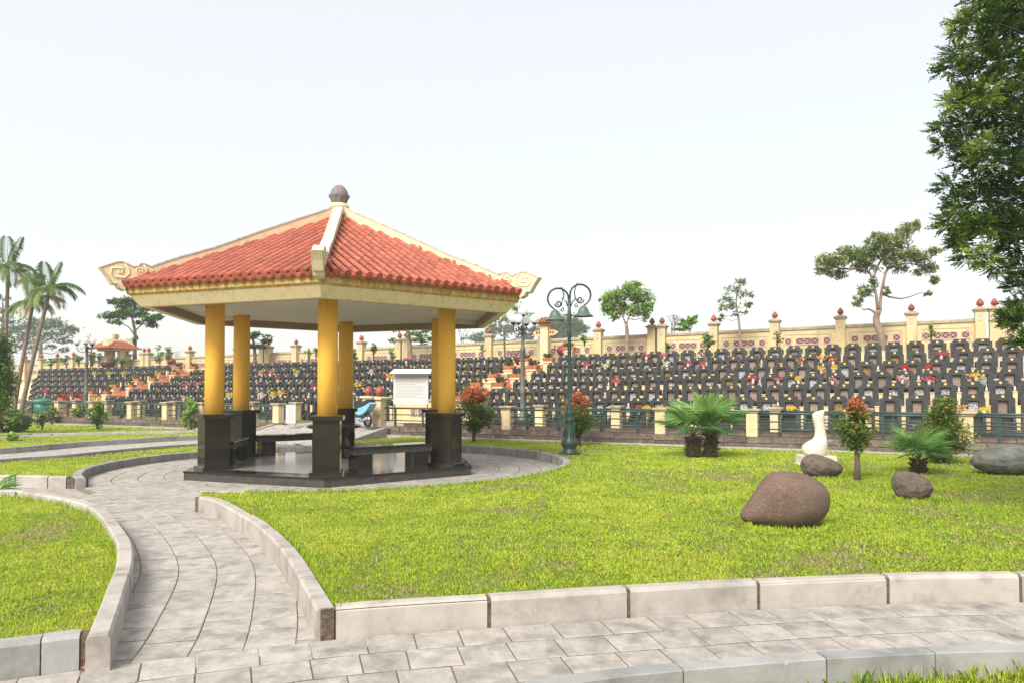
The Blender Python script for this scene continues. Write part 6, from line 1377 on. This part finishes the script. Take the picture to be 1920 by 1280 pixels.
boulder('boulder', 'long grey green boulder at the right edge of the lawn', 1908, 893, 116, 60, 'rock3', 21, lambda p: np.array([math.copysign(abs(p[0]) ** 0.8, p[0]), p[1], p[2] * (1 + 0.18 * p[0]) + 0.12 * p[0]]), 0.05, 1.8, 0.8, rough=0.02)

for (x, y, wpx) in [(1492, 996, 148), (1550, 899, 66), (1724, 942, 62), (1912, 897, 106)]:      # uncut grass round the boulders
    V = []; T = []; c_ = gp(x, y, LAWN); ww = wpx * c_.y / FPX / 2
    for i in range(260):
        a = random.uniform(PI * 0.95, PI * 2.05); rr0 = ww * random.uniform(0.98, 1.08); b_ = c_ + Vector((math.cos(a) * rr0, ww * 0.60 + math.sin(a) * rr0 * 0.70, -0.003)); h = random.uniform(0.03, 0.085); l = random.uniform(0, 0.5) * h; aa = random.uniform(0, 2 * PI)
        wv = Vector((1, 0, 0)) * 0.005; m_ = b_ + Vector((math.cos(aa) * l * 0.4, math.sin(aa) * l * 0.4, h * 0.6)); tp = b_ + Vector((math.cos(aa) * l, math.sin(aa) * l, h)); V.append([tuple(b_ - wv), tuple(b_ + wv), tuple(m_ + wv * .8), tuple(tp), tuple(m_ - wv * .8)]); T.append(random.uniform(0.25, 0.8))
    tag(link('grass', tri_mesh('grass', np.array(V), M_['grass'], np.array(T), 5)), 'uncut grass round the foot of a boulder', 'grass', kind='stuff')
# white sculpture: swelling foot and rising neck with a slanted cut top
g = gp(1539, 873, Z_); s = g.y / FPX / 4.0; sc = empty('sculpture', g, 0, 'white stone abstract sculpture with a bulging foot and a tall slanted neck', 'sculpture')
MB().box((0.0, 0.22, 0.085), (60 * 4 * s, 0.46, 0.20), ch=0.006).build('plinth', M_['marble'], sc); MB().box((-0.02, 0.22, -0.01), (66 * 4 * s, 0.52, 0.06)).build('footing', M_['marble'], sc)
x0 = 1404; secs = [(1186, 1328, 1466, 0.9), (1176, 1312, 1478, 1), (1160, 1302, 1486, 1), (1135, 1298, 1490, 1), (1112, 1306, 1491, 1), (1096, 1325, 1490, .95), (1080, 1352, 1489, .9), (1066, 1378, 1488, .85), (1045, 1394, 1485, .85), (1015, 1399, 1480, .85), (980, 1397, 1474, .85), (945, 1390, 1469, .85), (915, 1383, 1467, .85), (885, 1379, 1468, .85), (866, 1383, 1470, .8), (852, 1394, 1471, .7)]
b = MB(); n = 28; vs = []; 
for (yy, xl, xr, dp) in secs:
    cx = ((xl + xr) / 2 - x0) * s; rx = (xr - xl) / 2 * s; ry = rx * dp if rx < 0.16 else 0.155 + (rx - 0.16) * 0.4; z = 0.185 + (1186 - yy) * s
    for i in range(n):
        a = 2 * PI * i / n; X = cx + rx * math.cos(a); zt = z
        if yy < 872: zt = z + (X - cx) / max(rx, .01) * 0.028
        vs.append((X, 0.22 + ry * math.sin(a), zt))
fs = [(k * n + i, k * n + (i + 1) % n, (k + 1) * n + (i + 1) % n, (k + 1) * n + i) for k in range(len(secs) - 1) for i in range(n)]
b.add(vs, fs, True); b.f.append(tuple((len(secs) - 1) * n + i for i in range(n))); b.sm.append(False); b.build('body', M_['marble'], sc)

# information board and small sign
a_, Y_ = xb(770, BF + 0.25); s = Y_ / FPX; g = at(770, 802, Y_); bd = empty('notice_board', g, R(-4), 'white notice board with a small roof at the cemetery entrance', 'notice board'); H = lambda y: (802 - y) * s
for x in (-31 * s, 31 * s): MB().box((x, 0.03, H(695) / 2), (0.035, 0.035, H(695))).build('post', M_['greypole'], bd)
MB().box((0, 0, (H(757) + H(699)) / 2), (66 * s, 0.03, H(699) - H(757))).build('panel', M_['white'], bd)
b = MB(); b.add([(-37 * s, -0.22, H(699)), (40 * s, -0.22, H(699)), (40 * s, 0.05, H(691)), (-33 * s, 0.05, H(691)), (-37 * s, -0.22, H(700.5)), (40 * s, -0.22, H(700.5)), (40 * s, 0.05, H(692.5)), (-33 * s, 0.05, H(692.5))], [(0, 1, 2, 3), (7, 6, 5, 4), (0, 4, 5, 1), (1, 5, 6, 2), (2, 6, 7, 3), (3, 7, 4, 0)]); b.build('roof', M_['white'], bd)
b = MB()
for i in range(15):
    z = H(706) - i * 0.046; x = -29 * s; xe = 27 * s * random.choice([1, 1, 1, .3, .75])
    while x < xe:
        l = random.uniform(0.03, 0.10); b.box(((x + min(x + l, xe)) / 2, -0.0165, z), (min(l, xe - x) * 0.9, 0.001, 0.009)); x += l + 0.006
b.build('printed_text', M_['text'], bd)
a_, Y_ = xb(545, BF - 0.9); s = Y_ / FPX; g = at(545, 797, Y_); sg_ = empty('sign', g, R(3), 'small white sign on two bent legs beside the left fence', 'sign'); H = lambda y: (797 - y) * s
MB().box((0, 0, (H(793) + H(758)) / 2), (18 * s, 0.02, H(758) - H(793))).build('panel', M_['white'], sg_)
for x in (-9 * s, 9 * s): MB().tube([(x, 0.015, H(758)), (x, 0.015, H(795)), (x + 0.0, -0.12, 0.0)], 0.012, 6).build('leg', M_['greypole'], sg_)
b = MB()
for i in range(10): l = random.uniform(0.12, 0.24); b.box((0.0, -0.0115, H(761) - i * 0.052), (l, 0.001, 0.010))
b.build('printed_text', M_['text'], sg_)

# scooter at the entrance, nose towards the left
Ys = 22.6; Ys = 22.9; sct = empty('scooter', at(690, 801, Ys) + Vector((-0.42, 0.45, 0)), R(-48), 'light blue scooter parked at the cemetery entrance', 'scooter')
def wheel(x, nm):
    t = MB(); M = Matrix.Translation((x, 0, 0.225)) @ Matrix.Rotation(PI / 2, 4, 'X'); P = []
    for i in range(29): a = 2 * PI * i / 28; P.append((0.18 * math.cos(a), 0.18 * math.sin(a), 0))
    t.tube(P, 0.045, 8, M); w_ = t.build(nm, M_['rubber'], sct); MB().lathe([(0.03, -0.05), (0.14, -0.025), (0.145, 0), (0.14, 0.025), (0.03, 0.05)], 18, M).build('rim', M_['chrome'], w_)
wheel(0.62, 'wheel'); wheel(-0.62, 'wheel')
xz([(0.05, 0.48), (0.18, 0.58), (0.55, 0.66), (0.90, 0.78), (0.94, 0.73), (0.74, 0.54), (0.52, 0.42), (0.30, 0.38), (0.12, 0.40)], 0.12, 'rear_body', M_['scblue'], sct, Matrix.Identity(4))
xz([(-0.50, 0.20), (0.40, 0.20), (0.42, 0.30), (-0.30, 0.30), (-0.38, 0.45), (-0.42, 0.80), (-0.50, 0.98), (-0.56, 0.96), (-0.52, 0.70), (-0.50, 0.45)], 0.12, 'leg_shield', M_['scblue'], sct, Matrix.Identity(4))
xz([(-0.80, 0.38), (-0.64, 0.52), (-0.50, 0.50), (-0.46, 0.40), (-0.60, 0.44), (-0.76, 0.34)], 0.07, 'front_fender', M_['scblue'], sct, Matrix.Identity(4))
xz([(-0.62, 1.00), (-0.46, 1.08), (-0.28, 1.02), (-0.34, 0.94), (-0.52, 0.90)], 0.12, 'handlebar_cover', M_['scblue'], sct, Matrix.Identity(4))
xz([(0.0, 0.60), (-0.02, 0.70), (0.15, 0.76), (0.50, 0.80), (0.80, 0.87), (0.84, 0.79), (0.50, 0.67), (0.15, 0.60)], 0.13, 'seat', M_['rubber'], sct, Matrix.Identity(4))
xz([(0.20, 0.20), (0.55, 0.16), (0.72, 0.26), (0.60, 0.40), (0.30, 0.42), (0.05, 0.50), (-0.02, 0.34)], 0.10, 'engine', M_['rubber'], sct, Matrix.Identity(4))
MB().tube([(-0.62, 0.05, 0.24), (-0.50, 0.0, 0.62), (-0.45, 0, 0.95)], 0.03, 6).build('fork', M_['rubber'], sct)
MB().tube([(-0.42, -0.32, 1.06), (-0.46, 0, 1.02), (-0.42, 0.32, 1.06)], 0.018, 6).build('handlebar', M_['rubber'], sct)
for sy in (-1, 1):
    m_ = MB(); m_.tube([(-0.44, sy * 0.26, 1.05), (-0.46, sy * 0.30, 1.20)], 0.008, 5); m_.box((-0.47, sy * 0.32, 1.23), (0.02, 0.11, 0.07), ch=0.01); m_.build('mirror', M_['rubber'], sct)
MB().tube([(0.55, 0, 0.82), (0.80, 0.10, 0.90), (0.98, 0.0, 0.93), (0.80, -0.10, 0.90), (0.55, -0.02, 0.82)], 0.015, 6).build('grab_rail', M_['chrome'], sct)
MB().lathe([(0.0, -0.02), (0.07, 0), (0.055, 0.03), (0, 0.04)], 14, Matrix.Translation((-0.60, 0, 0.98)) @ Matrix.Rotation(-PI / 2, 4, 'Y'), cap=False).build('headlight', M_['white'], sct)
MB().tube([(0.30, -0.14, 0.24), (0.55, -0.16, 0.22), (0.86, -0.16, 0.30)], [0.025, 0.04, 0.05], 8).build('exhaust', M_['chrome'], sct)

# green bin behind the left fence
p = at(78, 786, dB(78, BF + 0.9)); bn = empty('bin', p, 0, 'green plastic rubbish bin behind the left railing', 'bin'); MB().lathe([(0.24, 0), (0.30, 0.78)], 16).build('body', M_['binteal'], bn); MB().lathe([(0.38, 0.78), (0.38, 0.84), (0.30, 0.90), (0.05, 0.93)], 16).build('lid', M_['binteal'], bn)

# flowers on the graves
cname = {'red': (0.02, 'red'), 'pink': (0.33, 'pink'), 'yellow': (0.66, 'yellow'), 'white': (1.0, 'white')}
def bouquet(x, y, row, c1, c2, label, wpx=14, hpx=10):
    B_ = B0 + DB * row - 0.16; a, Y = xb(x, B_); p = at(x, y, Y); t = empty('flower_bouquet', p, TH, label, 'flowers', 'bouquets on the graves'); s = Y / FPX; V = []; T = []
    for i in range(46):
        u = Vector((random.gauss(0, .33) * wpx * s, random.gauss(0, .05), random.gauss(0.3, .28) * hpx * s)); c = cname[random.choice([c1, c1, c2])][0]
        for k in range(5):
            aa = 2 * PI * k / 5; d = Vector((math.cos(aa), -0.3, math.sin(aa))) * 0.026; w_ = Vector((-math.sin(aa), 0, math.cos(aa))) * 0.013; V.append([tuple(u), tuple(u + d * .6 + w_), tuple(u + d), tuple(u + d * .6 - w_)]); T.append(min(1, max(0, c + random.uniform(-.03, .03))))
    link('petals', tri_mesh('petals', np.array(V), M_['flower'], np.array(T), 4), t)
    V, T = leafblades(26, hpx * s * 0.8, 0.8, (0.2, 0.8), wdt=0.012); V[:, :, 2] -= 0.16; V[:, :, 0] *= max(0.4, wpx * s / 0.5); link('foliage', tri_mesh('foliage', V, M_['leaf_lt'], T, 5), t)
    MB().lathe([(0.02, -0.16), (0.045, -0.12), (0.05, -0.02), (0.035, 0.02)], 8).build('pot', M_['white'], t)
FL = [(1155, 716, 2, 'red', 'pink', 18), (1100, 686, 4, 'pink', 'red', 16), (1135, 687, 4, 'yellow', 'white', 14), (1212, 668, 5, 'red', 'pink', 12), (1246, 668, 5, 'pink', 'red', 12), (1250, 683, 4, 'white', 'white', 12), (1290, 682, 4, 'pink', 'red', 14), (1312, 668, 5, 'white', 'yellow', 14), (1318, 684, 4, 'pink', 'red', 10), (1412, 711, 2, 'red', 'pink', 16), (1459, 711, 2, 'red', 'pink', 14), (1497, 711, 2, 'yellow', 'yellow', 10),
      (1503, 676, 4, 'red', 'yellow', 14), (1540, 672, 4, 'yellow', 'red', 16), (1540, 692, 3, 'yellow', 'yellow', 12), (1562, 676, 4, 'red', 'yellow', 12), (1563, 692, 3, 'yellow', 'yellow', 10), (1561, 712, 2, 'red', 'white', 10), (1692, 710, 2, 'pink', 'white', 18), (1696, 690, 3, 'red', 'red', 14), (1742, 712, 2, 'red', 'pink', 20), (1740, 690, 3, 'red', 'red', 10), (1765, 665, 4, 'red', 'pink', 24), (1830, 705, 2, 'yellow', 'pink', 26), (1899, 657, 5, 'yellow', 'yellow', 20),
      (1213, 766, 0, 'yellow', 'yellow', 14), (1197, 768, 0, 'red', 'red', 8), (1454, 764, 0, 'pink', 'white', 14), (1484, 766, 0, 'yellow', 'yellow', 14), (1845, 768, 0, 'yellow', 'yellow', 16), (1805, 767, 0, 'yellow', 'red', 14), (1242, 766, 0, 'yellow', 'yellow', 14),
      (762, 676, 4, 'red', 'red', 14), (727, 707, 2, 'red', 'yellow', 12), (735, 709, 2, 'yellow', 'yellow', 14), (697, 697, 3, 'white', 'pink', 12), (672, 724, 1, 'yellow', 'yellow', 14), (590, 724, 1, 'red', 'red', 14), (556, 700, 3, 'yellow', 'yellow', 12), (507, 700, 3, 'red', 'yellow', 14), (491, 700, 3, 'yellow', 'red', 10), (521, 711, 2, 'red', 'red', 8), (490, 741, 0, 'white', 'white', 22), (512, 740, 0, 'yellow', 'yellow', 14), (526, 738, 0, 'yellow', 'yellow', 14),
      (350, 724, 2, 'pink', 'red', 22), (371, 722, 2, 'pink', 'pink', 16), (345, 747, 0, 'white', 'pink', 10), (118, 720, 3, 'red', 'red', 12), (178, 702, 4, 'yellow', 'yellow', 18), (205, 702, 4, 'yellow', 'yellow', 12), (232, 702, 4, 'yellow', 'yellow', 16), (85, 736, 1, 'red', 'red', 14), (134, 742, 0, 'red', 'pink', 24), (182, 747, 0, 'yellow', 'yellow', 26), (60, 713, 2, 'white', 'yellow', 14), (40, 714, 2, 'yellow', 'white', 10), (430, 742, 0, 'yellow', 'yellow', 12)]
near = lambda x: 'left of the palms' if x < 50 else 'left of the far globe lamp' if x < 160 else 'below the small pavilion' if x < 260 else 'left of the gazebo columns' if x < 400 else 'between the left gazebo columns' if x < 590 else 'between the middle and right gazebo columns' if x < 800 else 'right of the green lamp post' if x < 1200 else 'above the large fan palm' if x < 1400 else 'above the white sculpture' if x < 1600 else 'near the right edge'
seen = {}
for (x, y, r_, c1, c2, w_) in FL:
    col = c1 if c1 == c2 else f'{c1} and {c2}'; sz = 'small' if w_ < 13 else 'wide' if w_ > 18 else 'full'
    key = f'{sz} {col} bouquet on the {ords[r_]} grave row, {near(x)}'.replace('between the middle and right gazebo columns', 'between middle and right gazebo columns')
    seen.setdefault(key, []).append((x, y, r_, c1, c2, w_))
for key, items in seen.items():
    items.sort(); L = len(items)
    for i, it in enumerate(items):
        lb = key if L == 1 else key + (', leftmost' if i == 0 else ', rightmost' if i == L - 1 else ', middle' if L == 3 else f', {ordn(i + 1)} from left')
        bouquet(*it[:5], lb, it[5] * 0.82, 8)

# dry leaves on the ground
for (x, y, sz, z, lb) in [(155, 1253, 0.055, 0.01, 'flat orange leaf on the paving at the lower left corner'), (250, 1107, 0.04, 0.008, 'curled orange leaf against the left kerb'), (253, 1046, 0.035, 0.008, 'brown leaf at the foot of the left kerb'), (452, 1013, 0.035, 0.008, 'dark brown leaf on the footpath near the right kerb'), (388, 909, 0.07, 0.012, 'light brown leaf on the plaza in front of the gazebo plinth'), (1519, 1272, 0.06, 0.06, 'large curled brown leaf beside the near kerb')]:
    p = gp(x, y, z); b = MB(); n = 7; vs = []
    for i in range(n + 1):
        t = i / n; w_ = sz * 0.38 * math.sin(PI * min(1, t * 0.95 + 0.03)) ** 0.7; c = 0.35 * sz * math.sin(PI * t) * (1 if sz > 0.05 else 0.6)
        for s_, up in ((-1, 1.0), (0, 0.3), (1, 1.1)): vs.append(((t - 0.5) * sz, s_ * w_, c * up * 0.6 + (0.02 * sz if s_ else 0)))
    b.add(vs, [(i * 3 + j, i * 3 + 3 + j, i * 3 + 4 + j, i * 3 + 1 + j) for i in range(n) for j in range(2)], True)
    o = b.build('dry_leaf', M_['brownleaf'], None, Matrix.Translation(p) @ Matrix.Rotation(random.uniform(0, 6), 4, 'Z')); tag(o, lb, 'leaf', 'fallen leaves')
# lattice pylon far away
p = at(331, 684, 150); b = MB(); h = 27 * 150 / FPX
for s_ in (-1, 1): b.tube([(s_ * 0.7, 0, 0), (s_ * 0.12, 0, h)], 0.05, 3)
for i in range(7): z = h * i / 8; w_ = 0.7 - 0.58 * i / 8; b.tube([(-w_, 0, z), (w_ * 0.9, 0, z + h / 8)], 0.035, 3); b.tube([(w_, 0, z), (-w_ * 0.9, 0, z + h / 8)], 0.035, 3)
for q in (0.6, 0.75, 0.9): b.tube([(-0.9, 0, h * q), (0.9, 0, h * q)], 0.05, 3)
tag(b.build('pylon', M_['farpylon'], None, Matrix.Translation(p)), 'faint lattice power pylon far beyond the wall left of the gazebo', 'pylon')
# ============================================================ HAZE
b = MB(); b.box((0, 80, 14), (360, 240, 32.6))
hz_ = b.mesh('haze', None) if False else None
me = bpy.data.meshes.new('haze'); me.from_pydata(b.v, [], b.f); hm = bpy.data.materials.new('haze air'); hm.use_nodes = True
for n_ in list(hm.node_tree.nodes):
    if n_.type == 'BSDF_PRINCIPLED': hm.node_tree.nodes.remove(n_)
pv_ = hm.node_tree.nodes.new('ShaderNodeVolumePrincipled'); pv_.inputs['Density'].default_value = 0.0012; pv_.inputs['Color'].default_value = (0.94, 0.96, 0.98, 1); pv_.inputs['Anisotropy'].default_value = 0.2
hm.node_tree.links.new(pv_.outputs[0], [n_ for n_ in hm.node_tree.nodes if n_.type == 'OUTPUT_MATERIAL'][0].inputs['Volume'])
me.materials.append(hm); tag(link('haze', me), 'thin pale haze in the air over the whole cemetery', kind='stuff')
S.cycles.volume_bounces = 1
